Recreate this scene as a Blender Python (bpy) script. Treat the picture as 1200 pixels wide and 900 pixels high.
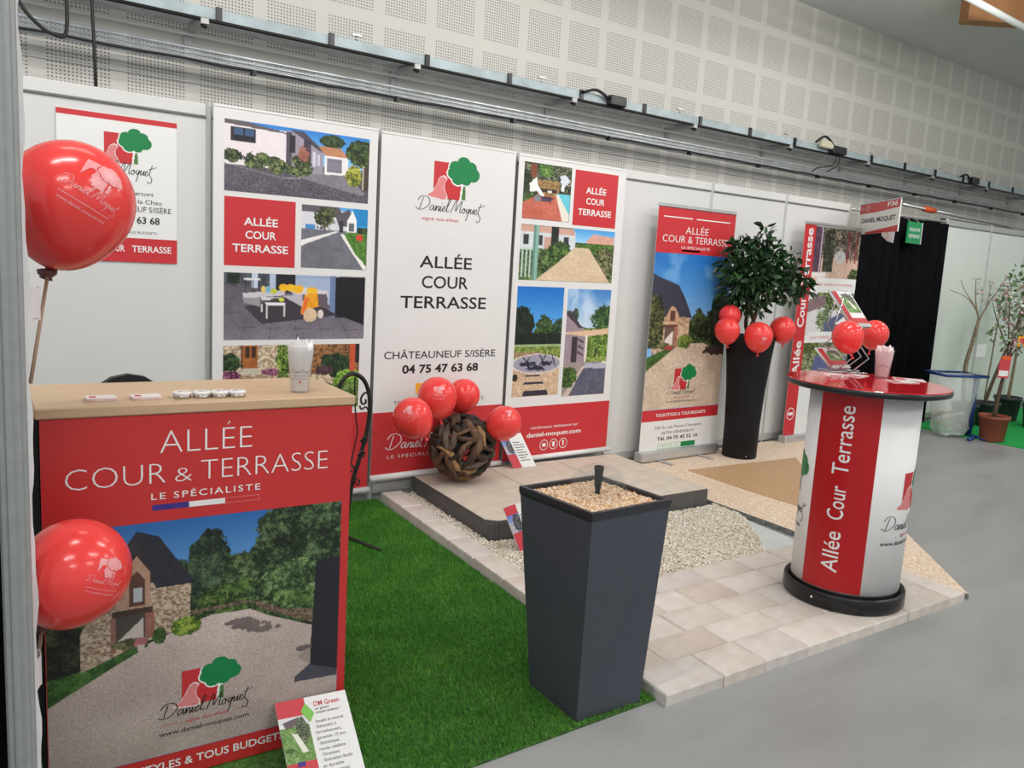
import bpy, math, random
import numpy as np
from mathutils import Matrix, Vector

for o in list(bpy.data.objects): bpy.data.objects.remove(o)
sc = bpy.context.scene
COL = sc.collection
random.seed(7); RNG = np.random.default_rng(7)
PI = math.pi

# ------------------------------------------------------------------ camera
F_PX = 977.853; YAW = 0.6540859; PITCH = 0.1483967; ROLL = 0.0584856
cam_d = bpy.data.cameras.new('camera'); cam = bpy.data.objects.new('camera', cam_d); COL.objects.link(cam)
cam_d.sensor_fit = 'HORIZONTAL'; cam_d.sensor_width = 36.0; cam_d.lens = F_PX/1200*36.0
cam_d.clip_start = 0.05; cam_d.clip_end = 100
_f = Vector((math.sin(YAW)*math.cos(PITCH), math.cos(YAW)*math.cos(PITCH), -math.sin(PITCH)))
_r = Vector((math.cos(YAW), -math.sin(YAW), 0)); _u = _r.cross(_f)
_r2 = math.cos(ROLL)*_r + math.sin(ROLL)*_u; _u2 = -math.sin(ROLL)*_r + math.cos(ROLL)*_u
CAMP = Vector((-1.526, -4.9192, 1.6702))
cam.matrix_world = Matrix(((_r2.x, _u2.x, -_f.x, CAMP.x), (_r2.y, _u2.y, -_f.y, CAMP.y), (_r2.z, _u2.z, -_f.z, CAMP.z), (0, 0, 0, 1)))
sc.camera = cam

# ------------------------------------------------------------------ world, lamps, exposure
w = bpy.data.worlds.new('world'); sc.world = w; w.use_nodes = True
w.node_tree.nodes['Background'].inputs[0].default_value = (0.93, 0.96, 1.0, 1)
w.node_tree.nodes['Background'].inputs[1].default_value = 0.72
sc.view_settings.view_transform = 'Standard'; sc.view_settings.look = 'None'
sc.view_settings.gamma = 1.0; sc.view_settings.use_curve_mapping = False
sc.view_settings.exposure = -0.16
LAMP_W = 39.0
LAMPS = [(x, y, .30) for x in (-2.6, 1.2, 5.0, 9.0) for y in (-8.2, -5.4)]+[(-1.6, -3.0, .42), (2.2, -3.0, .42), (6.2, -3.0, .42), (10.2, -3.4, .42)]+[(-.6, -1.5, .95), (2.9, -1.5, .95), (6.6, -1.5, .95)]
def lamp_light(x, y, z, tilt):
    l = bpy.data.lights.new('hall_lamp_light', 'AREA'); l.shape = 'RECTANGLE'; l.size = 1.5; l.size_y = 0.22
    l.energy = LAMP_W*(.62 if tilt > .9 else 1.0); l.color = (1.0, 0.975, 0.94)
    o = bpy.data.objects.new('hall_lamp_light', l); COL.objects.link(o); o.location = (x, y, z); o.rotation_euler = (tilt, 0, 0)
    return o
for (x, y, ti) in LAMPS: lamp_light(x, y, 4.30, ti)

# ------------------------------------------------------------------ colours and materials
def lin(c):
    c = c/255.0
    return c/12.92 if c <= 0.04045 else ((c+0.055)/1.055)**2.4
def C(h, k=1.0):
    h = h.lstrip('#'); return tuple(min(.95, lin(int(h[i:i+2], 16))*k) for i in (0, 2, 4))
MATS = {}
def mat(name, col, rough=.5, metal=0.0, spec=.5, noise=0.0, nscale=20.0, col2=None, bump=0.0, bscale=80.0, sss=0.0, alpha=None, trans=0.0, ior=1.45, coat=0.0):
    m = bpy.data.materials.new(name); m.use_nodes = True; nt = m.node_tree; b = nt.nodes['Principled BSDF']
    if isinstance(col, str): col = C(col)
    b.inputs['Base Color'].default_value = (*col, 1); b.inputs['Roughness'].default_value = rough
    b.inputs['Metallic'].default_value = metal; b.inputs['Specular IOR Level'].default_value = spec
    b.inputs['IOR'].default_value = ior; b.inputs['Coat Weight'].default_value = coat
    if trans: b.inputs['Transmission Weight'].default_value = trans
    if sss:
        b.inputs['Subsurface Weight'].default_value = sss; b.inputs['Subsurface Radius'].default_value = (.05, .01, .01); b.inputs['Subsurface Scale'].default_value = .5
    if alpha is not None: b.inputs['Alpha'].default_value = alpha
    if noise or col2:
        tc = nt.nodes.new('ShaderNodeTexCoord'); n = nt.nodes.new('ShaderNodeTexNoise'); n.inputs['Scale'].default_value = nscale; n.inputs['Detail'].default_value = 5
        nt.links.new(tc.outputs['Object'], n.inputs['Vector'])
        r = nt.nodes.new('ShaderNodeValToRGB')
        if col2 is None:
            ca = tuple(x*(1-noise) for x in col); cb = tuple(min(1, x*(1+noise)) for x in col)
        else: ca = col; cb = C(col2) if isinstance(col2, str) else col2
        r.color_ramp.elements[0].position = .33; r.color_ramp.elements[1].position = .67
        r.color_ramp.elements[0].color = (*ca, 1); r.color_ramp.elements[1].color = (*cb, 1)
        nt.links.new(n.outputs['Fac'], r.inputs['Fac']); nt.links.new(r.outputs['Color'], b.inputs['Base Color'])
    if bump:
        tc = nt.nodes.new('ShaderNodeTexCoord'); n = nt.nodes.new('ShaderNodeTexNoise'); n.inputs['Scale'].default_value = bscale; n.inputs['Detail'].default_value = 4
        bp = nt.nodes.new('ShaderNodeBump'); bp.inputs['Strength'].default_value = bump; bp.inputs['Distance'].default_value = .01
        nt.links.new(tc.outputs['Object'], n.inputs['Vector']); nt.links.new(n.outputs['Fac'], bp.inputs['Height']); nt.links.new(bp.outputs['Normal'], b.inputs['Normal'])
    MATS[name] = m; return m
K = 1/.86
mat('panel_white', (.66, .66, .65), .42, noise=.012, nscale=3)
mat('panel_pale', (.72, .765, .73), .42, noise=.012, nscale=3)
mat('sheet_white', (.755, .745, .74), .38, noise=.015, nscale=2, bump=.03, bscale=5)
mat('sheet_gloss', (.80, .80, .79), .3)
mat('wrap_white', (.88, .88, .87), .5, spec=.3)
mat('alu', (.60, .61, .62), .38, metal=.75, noise=.05, nscale=30)
mat('alu_dull', (.50, .51, .50), .5, metal=.35, noise=.05, nscale=30)
mat('alu_bright', (.72, .73, .74), .3, metal=.8)
mat('galv', (.62, .66, .68), .35, metal=.55, noise=.18, nscale=8)
mat('galv_light', (.42, .50, .525), .5, metal=.1, noise=.16, nscale=5)
mat('red_print', C('#c83036', .98), .38, noise=.03, nscale=3)
mat('red_counter', C('#c53434', 1.0), .32, noise=.03, nscale=3)
mat('red_deep', C('#b9161e', .95), .3)
mat('red_gloss', C('#d01c28', .95), .08, spec=.6, coat=.3)
mat('red_dry', C('#a3202a', .9), .7)
mat('ink_black', (.012, .012, .013), .5)
mat('ink_grey', (.10, .10, .10), .5)
mat('ink_white', (.83, .83, .82), .45)
mat('ink_red', C('#c8404a'), .5)
mat('ink_pink', C('#dd8484'), .45)
mat('ink_green', C('#0b7f45', 1.0), .45)
mat('ink_trunk', C('#4c7a3c'), .45)
mat('ink_blue', C('#3c2f86'), .45)
mat('ink_yellow', C('#f0b020'), .45)
mat('ink_lime', C('#7dbf52'), .45)
mat('print_pale', C('#f0b4b6'), .35)
mat('green_sign', C('#1f8a55'), .4)
mat('beech', (.56, .39, .235), .42)
mat('black_cloth', (.0045, .0045, .0055), .9, noise=.25, nscale=6, spec=.06)
mat('black_plastic', (.012, .012, .013), .28)
mat('black_matte', (.018, .018, .020), .5)
mat('black_iron', (.02, .018, .017), .45, metal=.3)
mat('cable_black', (.015, .015, .015), .5)
mat('anthracite', (.058, .066, .084), .36, noise=.06, nscale=3, spec=.45)
mat('anthracite_rim', (.026, .028, .034), .3)
mat('vase_black', (.007, .007, .009), .5, spec=.3)
mat('wood_beam', C('#a8774c'), .55, noise=.12, nscale=6)
mat('stick_tan', C('#a58a72'), .5)
mat('tape_white', (.78, .74, .74), .6)
mat('cloth_white', (.72, .71, .72), .8, noise=.05, nscale=14)
mat('balloon_red', C('#ee4643', .98), .20, spec=.5, sss=.30, coat=.15)
mat('balloon_knot', (.16, .07, .06), .5)
mat('balloon_print', C('#f3a3a6', .9), .3)
mat('slab_beige', (.63, .565, .475), .55, noise=.07, nscale=9, bump=.05, bscale=60)
mat('slab_side', (.105, .102, .10), .55, noise=.1, nscale=12)
for i, (a, b) in enumerate([('#ddd5cc', '#cbbfb4'), ('#e1d9d0', '#d2c8be'), ('#d6cabf', '#c6b9ad'), ('#dbd4cf', '#c9c1bb'), ('#e4ddd5', '#d5cbc0')]):
    mat('paver_%d' % i, C(a, .98), .6, col2=C(b, .98), nscale=9, bump=.25, bscale=40)
mat('membrane', (.56, .60, .59), .5, noise=.04, nscale=10)
mat('gravel_bed', (.55, .50, .42), .8, noise=.2, nscale=120)
for i, h in enumerate(['#e6e0d2', '#d8cfbd', '#f0ece3', '#c8bda8', '#e0d6c0']): mat('pebble_%d' % i, C(h, 1.0), .6)
for i, h in enumerate(['#ecd2b4', '#dcb48e', '#f4e4d0', '#c99d74', '#e6c49c']): mat('grain_%d' % i, C(h, .95), .55)
mat('resin_edge', (.20, .21, .205), .5, noise=.2, nscale=40)
mat('turf_base', (.05, .13, .025), .9, noise=.5, nscale=60)
for i, h in enumerate(['#3f7c28', '#50902f', '#346c22', '#66a03c']): mat('turf_%d' % i, C(h, 1.15), .55, spec=.25)
mat('carpet_green', C('#12a04a'), .9, noise=.1, nscale=80)
for i, h in enumerate(['#4e3829', '#6b4f39', '#382a22', '#96754f', '#5f5148', '#2f241f']):
    mat('drift_%d' % i, C(h, .95), .75, noise=.35, nscale=30, bump=.5, bscale=45)
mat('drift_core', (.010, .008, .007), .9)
for i, h in enumerate(['#1f3a20', '#2c4f2a', '#16301a', '#3d6338']): mat('ficus_%d' % i, C(h, .8), .32, spec=.5)
mat('bark_brown', C('#5a4638'), .8, noise=.3, nscale=40, bump=.4)
mat('bark_pale', C('#8d7f68'), .8, noise=.3, nscale=30, bump=.4)
mat('bark_dark', C('#5b4b3c'), .8, noise=.3, nscale=30)
mat('leaf_mid', C('#5c8048'), .5); mat('leaf_grey', C('#8a9a80'), .5); mat('blossom_pink', C('#d7a0b0'), .6); mat('blossom_white', C('#dcdcd0'), .6)
mat('terracotta', C('#8a4a35'), .6, noise=.08); mat('pot_dark', (.035, .037, .04), .5); mat('soil', (.10, .065, .04), .9, noise=.3, nscale=50)
mat('blue_metal', C('#24407c'), .4)
mat('plastic_clear', (.80, .86, .82), .15, alpha=.34, spec=.6)
mat('orange_plastic', C('#dd5a2a'), .5)
mat('cup_clear', (.88, .88, .88), .12, alpha=.28, spec=.7)
mat('bag_white', (.86, .86, .86), .55); mat('bag_pink', C('#ead6d6'), .5)
mat('steel', (.55, .55, .55), .25, metal=1.0)
mat('tin_lid', (.80, .79, .79), .3)
mat('water_film', (.25, .27, .27), .03, alpha=.06, spec=.8)
mat('lamp_body', (.7, .7, .7), .5)
mat('beam_pipe', (.68, .72, .70), .4)
mat('cream_plastic', C('#cfcab0'), .5)
mat('post_grey', (.33, .35, .345), .45, metal=.3, noise=.05, nscale=30)
mat('felt_black', (.02, .02, .022), .8)
# emissive lamp diffuser (gives off light)
m = mat('lamp_glow', (.9, .9, .9), .5); m.node_tree.nodes['Principled BSDF'].inputs['Emission Color'].default_value = (1, .97, .93, 1); m.node_tree.nodes['Principled BSDF'].inputs['Emission Strength'].default_value = 6

def N(nt, t, **kw):
    n = nt.nodes.new(t)
    for k, v in kw.items(): setattr(n, k, v)
    return n
def math_node(nt, op, a, b=None):
    n = nt.nodes.new('ShaderNodeMath'); n.operation = op
    for i, v in enumerate((a, b)):
        if v is None: continue
        if isinstance(v, (int, float)): n.inputs[i].default_value = v
        else: nt.links.new(v, n.inputs[i])
    return n.outputs[0]
# perforated plasterboard of the hall wall: square groups of small holes
def perforated():
    m = mat('perforated_board', (.6, .6, .58), .75); nt = m.node_tree; b = nt.nodes['Principled BSDF']
    tc = N(nt, 'ShaderNodeTexCoord'); sp = N(nt, 'ShaderNodeSeparateXYZ'); nt.links.new(tc.outputs['Object'], sp.inputs[0])
    PX, PZ = .4755, .45
    ux = math_node(nt, 'FRACT', math_node(nt, 'DIVIDE', math_node(nt, 'ADD', sp.outputs[0], .663+PX*40), PX))
    uz = math_node(nt, 'FRACT', math_node(nt, 'DIVIDE', math_node(nt, 'SUBTRACT', sp.outputs[2], 3.471-PZ*20), PZ))
    inx = math_node(nt, 'LESS_THAN', math_node(nt, 'ABSOLUTE', math_node(nt, 'SUBTRACT', ux, .5)), .40)
    inz = math_node(nt, 'LESS_THAN', math_node(nt, 'ABSOLUTE', math_node(nt, 'SUBTRACT', uz, .5)), .40)
    # 16 holes per group along each side
    hx = math_node(nt, 'SUBTRACT', math_node(nt, 'FRACT', math_node(nt, 'MULTIPLY', math_node(nt, 'SUBTRACT', ux, .1), 20.0)), .5)
    hz = math_node(nt, 'SUBTRACT', math_node(nt, 'FRACT', math_node(nt, 'MULTIPLY', math_node(nt, 'SUBTRACT', uz, .1), 20.0)), .5)
    d2 = math_node(nt, 'ADD', math_node(nt, 'MULTIPLY', hx, hx), math_node(nt, 'MULTIPLY', hz, hz))
    hole = math_node(nt, 'MULTIPLY', math_node(nt, 'MULTIPLY', inx, inz), math_node(nt, 'LESS_THAN', d2, .065))
    mx = N(nt, 'ShaderNodeMix', data_type='RGBA'); nt.links.new(hole, mx.inputs['Factor'])
    mx.inputs[6].default_value = (.67, .655, .61, 1); mx.inputs[7].default_value = (.20, .195, .18, 1)
    nt.links.new(mx.outputs[2], b.inputs['Base Color'])
perforated()
def concrete():
    m = mat('concrete', (.3, .3, .3), .32); nt = m.node_tree; b = nt.nodes['Principled BSDF']
    tc = N(nt, 'ShaderNodeTexCoord'); n1 = N(nt, 'ShaderNodeTexNoise'); n1.inputs['Scale'].default_value = 1.3; n1.inputs['Detail'].default_value = 8; n1.inputs['Distortion'].default_value = .6
    mp = N(nt, 'ShaderNodeMapping'); mp.inputs['Rotation'].default_value = (0, 0, .5); mp.inputs['Scale'].default_value = (.6, 1.8, 1)
    nt.links.new(tc.outputs['Object'], mp.inputs[0]); nt.links.new(mp.outputs[0], n1.inputs['Vector'])
    r = N(nt, 'ShaderNodeValToRGB'); r.color_ramp.elements[0].position = .3; r.color_ramp.elements[1].position = .72
    r.color_ramp.elements[0].color = (.29, .298, .295, 1); r.color_ramp.elements[1].color = (.385, .392, .388, 1)
    nt.links.new(n1.outputs['Fac'], r.inputs['Fac'])
    n2 = N(nt, 'ShaderNodeTexNoise'); n2.inputs['Scale'].default_value = 160; nt.links.new(tc.outputs['Object'], n2.inputs['Vector'])
    mx = N(nt, 'ShaderNodeMix', data_type='RGBA', blend_type='MULTIPLY'); mx.inputs['Factor'].default_value = .25
    nt.links.new(r.outputs[0], mx.inputs[6]); nt.links.new(n2.outputs['Color'], mx.inputs[7]); nt.links.new(mx.outputs[2], b.inputs['Base Color'])
    rr = N(nt, 'ShaderNodeMapRange'); rr.inputs['To Min'].default_value = .30; rr.inputs['To Max'].default_value = .48
    nt.links.new(n1.outputs['Fac'], rr.inputs['Value']); nt.links.new(rr.outputs[0], b.inputs['Roughness'])
concrete()
def resin(name, cols, scale=170):
    m = mat(name, (.5, .4, .3), .5); nt = m.node_tree; b = nt.nodes['Principled BSDF']
    tc = N(nt, 'ShaderNodeTexCoord'); v = N(nt, 'ShaderNodeTexVoronoi'); v.inputs['Scale'].default_value = scale
    nt.links.new(tc.outputs['Object'], v.inputs['Vector'])
    sp = N(nt, 'ShaderNodeSeparateColor'); nt.links.new(v.outputs['Color'], sp.inputs[0])
    r = N(nt, 'ShaderNodeValToRGB'); r.color_ramp.interpolation = 'CONSTANT'
    for i in range(len(cols)-2): r.color_ramp.elements.new(.5)
    for i, h in enumerate(cols):
        r.color_ramp.elements[i].position = i/len(cols); r.color_ramp.elements[i].color = (*C(h, .95), 1)
    nt.links.new(sp.outputs[0], r.inputs['Fac']); nt.links.new(r.outputs[0], b.inputs['Base Color'])
    bp = N(nt, 'ShaderNodeBump'); bp.inputs['Strength'].default_value = .5; bp.inputs['Distance'].default_value = .003; bp.invert = True
    nt.links.new(v.outputs['Distance'], bp.inputs['Height']); nt.links.new(bp.outputs[0], b.inputs['Normal'])
resin('resin_pale', ['#ead8c2', '#dfc4a6', '#f3e8da', '#d6b696', '#eedcc6', '#e5cab0'], 110)
resin('resin_tan', ['#c6a27c', '#b8926c', '#d0b08a', '#be9a72'], 190)
def wood_grain():
    m = MATS['beech']; nt = m.node_tree; b = nt.nodes['Principled BSDF']
    tc = N(nt, 'ShaderNodeTexCoord'); mp = N(nt, 'ShaderNodeMapping'); mp.inputs['Scale'].default_value = (2, 40, 40)
    n = N(nt, 'ShaderNodeTexNoise'); n.inputs['Scale'].default_value = 2.0; n.inputs['Detail'].default_value = 6
    r = N(nt, 'ShaderNodeValToRGB'); r.color_ramp.elements[0].color = (.50, .345, .205, 1); r.color_ramp.elements[1].color = (.62, .445, .28, 1)
    nt.links.new(tc.outputs['Object'], mp.inputs[0]); nt.links.new(mp.outputs[0], n.inputs['Vector']); nt.links.new(n.outputs['Fac'], r.inputs['Fac']); nt.links.new(r.outputs[0], b.inputs['Base Color'])
wood_grain()
def print_ink():
    m = mat('photo_ink', (1, 1, 1), .42); nt = m.node_tree; b = nt.nodes['Principled BSDF']
    a = N(nt, 'ShaderNodeAttribute', attribute_name='Ink'); nt.links.new(a.outputs['Color'], b.inputs['Base Color'])
print_ink()

# ------------------------------------------------------------------ mesh helpers
MW = {}          # world matrix of every root empty / part, by object name
class MB:
    def __init__(s): s.v = []; s.f = []; s.m = []; s.mats = []; s.sm = []; s.cuts = []
    def cut(s): s.cuts.append((len(s.v), len(s.f)))
    def mi(s, m):
        if m not in s.mats: s.mats.append(m)
        return s.mats.index(m)
    def add(s, vs, fs, m, smooth=False):
        o = len(s.v); k = s.mi(m); s.v += [tuple(p) for p in vs]
        for f in fs: s.f.append(tuple(i+o for i in f)); s.m.append(k); s.sm.append(smooth)
    def box(s, c, d, m, rz=0.0, M=None):
        x, y, z = d[0]/2, d[1]/2, d[2]/2; P = []
        for (a, b, e) in [(-1,-1,-1),(1,-1,-1),(1,1,-1),(-1,1,-1),(-1,-1,1),(1,-1,1),(1,1,1),(-1,1,1)]:
            p = Vector((a*x, b*y, e*z))
            if M is not None: p = M @ p
            elif rz: p = Vector((p.x*math.cos(rz)-p.y*math.sin(rz), p.x*math.sin(rz)+p.y*math.cos(rz), p.z))
            P.append((p.x+c[0], p.y+c[1], p.z+c[2]))
        s.add(P, [(0,3,2,1),(4,5,6,7),(0,1,5,4),(1,2,6,5),(2,3,7,6),(3,0,4,7)], m)
    def bbox(s, c, d, m, bev=.004, rz=0.0):     # box with bevelled vertical and top edges
        x, y, z = d[0]/2, d[1]/2, d[2]/2; b = min(bev, x*.9, y*.9, z*.9)
        def ring(ix, iy, zz): 
            return [(-ix,-iy+b if 0 else -iy,zz),(ix,-iy,zz),(ix,iy,zz),(-ix,iy,zz)]
        def oct_(i, zz):
            X, Y = x-i, y-i
            return [(-X+b,-Y,zz),(X-b,-Y,zz),(X,-Y+b,zz),(X,Y-b,zz),(X-b,Y,zz),(-X+b,Y,zz),(-X,Y-b,zz),(-X,-Y+b,zz)]
        L = oct_(b,-z)+oct_(0,-z+b)+oct_(0,z-b)+oct_(b,z)
        cz, sz = math.cos(rz), math.sin(rz)
        P = [(p[0]*cz-p[1]*sz+c[0], p[0]*sz+p[1]*cz+c[1], p[2]+c[2]) for p in L]
        fs = [tuple(range(7,-1,-1)), tuple(range(24,32))]
        for k in range(3):
            for i in range(8): j = (i+1) % 8; fs.append((k*8+i, k*8+j, k*8+8+j, k*8+8+i))
        s.add(P, fs, m)
    def prism(s, poly, z0, z1, m, mside=None):
        n = len(poly); P = [(p[0], p[1], z0) for p in poly]+[(p[0], p[1], z1) for p in poly]
        s.add(P, [tuple(range(n-1,-1,-1)), tuple(range(n, 2*n))], m)
        s.add(P, [(i, (i+1) % n, n+(i+1) % n, n+i) for i in range(n)], mside or m)
    def tube(s, pts, r, m, seg=8, smooth=True, caps=True):
        pts = [Vector(p) for p in pts]; n = len(pts); rs = r if isinstance(r, (list, tuple)) else [r]*n
        P = []; prev = None
        for i, p in enumerate(pts):
            t = (pts[min(i+1, n-1)]-pts[max(i-1, 0)]).normalized()
            if prev is None:
                a = Vector((0, 0, 1)) if abs(t.z) < .9 else Vector((1, 0, 0)); u = t.cross(a).normalized()
            else:
                u = prev-t*prev.dot(t); u = u.normalized() if u.length > 1e-6 else t.orthogonal().normalized()
            prev = u; v = t.cross(u)
            for k in range(seg):
                q = p+(u*math.cos(2*PI*k/seg)+v*math.sin(2*PI*k/seg))*rs[i]; P.append(tuple(q))
        fs = [(i*seg+k, i*seg+(k+1) % seg, (i+1)*seg+(k+1) % seg, (i+1)*seg+k) for i in range(n-1) for k in range(seg)]
        if caps: fs += [tuple(range(seg-1,-1,-1)), tuple((n-1)*seg+k for k in range(seg))]
        s.add(P, fs, m, smooth)
    def lathe(s, prof, c, m, seg=32, smooth=True, sy=1.0):
        n = len(prof); P = [(c[0]+r*math.cos(2*PI*k/seg), c[1]+sy*r*math.sin(2*PI*k/seg), c[2]+z) for (r, z) in prof for k in range(seg)]
        fs = [(i*seg+k, i*seg+(k+1) % seg, (i+1)*seg+(k+1) % seg, (i+1)*seg+k) for i in range(n-1) for k in range(seg)]
        if prof[0][0] > 1e-5: fs.append(tuple(range(seg-1,-1,-1)))
        if prof[-1][0] > 1e-5: fs.append(tuple((n-1)*seg+k for k in range(seg)))
        s.add(P, fs, m, smooth)
    def build(s, name, parent=None, loc=None, rz=0.0):
        if name == 'lettering' and len(s.cuts) > 1:       # every line of writing is a part of its own
            cs = s.cuts+[(len(s.v), len(s.f))]
            for (v0, f0), (v1, f1) in zip(cs[:-1], cs[1:]):
                if f1 == f0: continue
                q = MB(); q.v = s.v[v0:v1]; q.f = [tuple(i-v0 for i in f) for f in s.f[f0:f1]]; q.sm = s.sm[f0:f1]; q.m = [q.mi(s.mats[k]) for k in s.m[f0:f1]]; o = q.build('lettering_line', parent)
            return o
        me = bpy.data.meshes.new(name)
        if parent is not None: M = MW[parent.name]
        else: M = Matrix.Translation(Vector(loc or (0, 0, 0))) @ Matrix.Rotation(rz, 4, 'Z')
        I = M.inverted(); vs = np.array(s.v, float); I3 = np.array(I)[:3]
        vs = vs @ I3[:, :3].T + I3[:, 3]
        me.from_pydata([tuple(p) for p in vs], [], s.f)
        for mm in s.mats: me.materials.append(MATS[mm])
        me.polygons.foreach_set('material_index', s.m); me.polygons.foreach_set('use_smooth', s.sm); me.update()
        o = bpy.data.objects.new(name, me); COL.objects.link(o)
        if parent is not None: o.parent = parent
        else: o.matrix_world = M
        MW[o.name] = M
        return o
def tag(o, label, cat, group=None, kind=None):
    o['label'] = label; o['category'] = cat
    if group: o['group'] = group
    if kind: o['kind'] = kind
    return o
def struct(o, label=None):
    o['kind'] = 'structure'
    if label: o['label'] = label
    return o
def thing(name, loc, label, cat, group=None, rz=0.0):
    o = bpy.data.objects.new(name, None); COL.objects.link(o); o.empty_display_size = .1
    M = Matrix.Translation(Vector(loc)) @ Matrix.Rotation(rz, 4, 'Z'); o.matrix_world = M; MW[o.name] = M
    return tag(o, label, cat, group)
def raw_mesh(name, verts, tris, mats, mi, parent=None, loc=(0, 0, 0), smooth=False):   # numpy triangle meshes
    M = MW[parent.name] if parent is not None else Matrix.Translation(Vector(loc))
    I3 = np.array(M.inverted())[:3]; verts = verts @ I3[:, :3].T + I3[:, 3]
    me = bpy.data.meshes.new(name); k = tris.shape[1]
    me.vertices.add(len(verts)); me.vertices.foreach_set('co', verts.astype(np.float32).ravel())
    me.loops.add(tris.size); me.loops.foreach_set('vertex_index', tris.astype(np.int32).ravel())
    me.polygons.add(len(tris)); me.polygons.foreach_set('loop_start', np.arange(0, tris.size, k, dtype=np.int32))
    me.polygons.foreach_set('loop_total', np.full(len(tris), k, dtype=np.int32))
    for mm in mats: me.materials.append(MATS[mm])
    me.polygons.foreach_set('material_index', mi.astype(np.int32)); me.polygons.foreach_set('use_smooth', np.full(len(tris), smooth))
    me.update(calc_edges=True)
    o = bpy.data.objects.new(name, me); COL.objects.link(o)
    if parent is not None: o.parent = parent
    else: o.matrix_world = M
    MW[o.name] = M
    return o
def catmull(pts, n=6, closed=False):
    P = [Vector(p) for p in pts]; out = []; k = len(P)
    rng = range(k) if closed else range(k-1)
    for i in rng:
        if closed: a, b, c, d = P[(i-1) % k], P[i], P[(i+1) % k], P[(i+2) % k]
        else: a, b, c, d = P[max(i-1, 0)], P[i], P[i+1], P[min(i+2, k-1)]
        for j in range(n):
            t = j/n; out.append(.5*((2*b)+(c-a)*t+(2*a-5*b+4*c-d)*t*t+(3*b-a-3*c+d)*t**3))
    if not closed: out.append(P[-1])
    return out

# ------------------------------------------------------------------ lettering
_tc = {}
def glyphs(txt, bold=0.0, space=1.0):
    key = (txt, bold, space)
    if key in _tc: return _tc[key]
    cu = bpy.data.curves.new('txt', 'FONT'); cu.body = txt; cu.size = 1.0; cu.offset = bold; cu.space_character = space; cu.resolution_u = 3; cu.fill_mode = 'FRONT'
    o = bpy.data.objects.new('txt', cu); COL.objects.link(o); dg = bpy.context.evaluated_depsgraph_get()
    me = bpy.data.meshes.new_from_object(o.evaluated_get(dg)); 
    v = [(p.co.x, p.co.y) for p in me.vertices]; f = [tuple(p.vertices) for p in me.polygons]
    bpy.data.objects.remove(o); bpy.data.curves.remove(cu); bpy.data.meshes.remove(me)
    _tc[key] = (v, f); return v, f
def cap_h(bold=0.0):
    v, f = glyphs('H', bold); return max(p[1] for p in v)
def write(mb, mp, txt, x, y, wd, h, m, align='L', bold=0.0, space=1.0, e=.0012, rot=False, sub=0.0):
    """baseline start/centre (x,y), total width wd, cap height h; rot: reading upward"""
    mb.cut(); v, f = glyphs(txt, bold, space); x0 = min(p[0] for p in v); x1 = max(p[0] for p in v)
    sy = h/cap_h(bold); sx = wd/(x1-x0) if wd else sy
    W = (x1-x0)*sx; off = {'L': 0, 'C': -W/2, 'R': -W}[align]
    P = []
    if sub:                                   # finer triangles so the writing follows a curved surface
        v = list(v); q = []
        for g in f:
            for k in range(1, len(g)-1): q.append((g[0], g[k], g[k+1]))
        f = []
        while q:
            t_ = q.pop(); ed = [(math.hypot((v[t_[i]][0]-v[t_[(i+1) % 3]][0])*sx, (v[t_[i]][1]-v[t_[(i+1) % 3]][1])*sy), i) for i in range(3)]; l_, i = max(ed)
            if l_ <= sub: f.append(t_); continue
            a_, b_, c_ = t_[i], t_[(i+1) % 3], t_[(i+2) % 3]; v.append(((v[a_][0]+v[b_][0])/2, (v[a_][1]+v[b_][1])/2)); m_ = len(v)-1; q += [(a_, m_, c_), (m_, b_, c_)]
    for (a, b) in v:
        u, t = (a-x0)*sx+off, b*sy
        P.append(mp(x-t, y+u, e) if rot else mp(x+u, y+t, e))
    mb.add(P, f, m)
def ribbon(mb, mp, pts, wd, m, e=.0012, taper=True):
    pts = [Vector((p[0], p[1])) for p in pts]; n = len(pts); P = []
    for i, p in enumerate(pts):
        t = pts[min(i+1, n-1)]-pts[max(i-1, 0)]
        if t.length < 1e-9: t = Vector((1, 0))
        t.normalize(); nn = Vector((-t.y, t.x)); k = wd/2*(0.55+.45*abs(t.y)) if taper else wd/2
        a, b = p+nn*k, p-nn*k; P += [mp(a.x, a.y, e), mp(b.x, b.y, e)]
    mb.add(P, [(2*i, 2*i+1, 2*i+3, 2*i+2) for i in range(n-1)], m)
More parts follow.
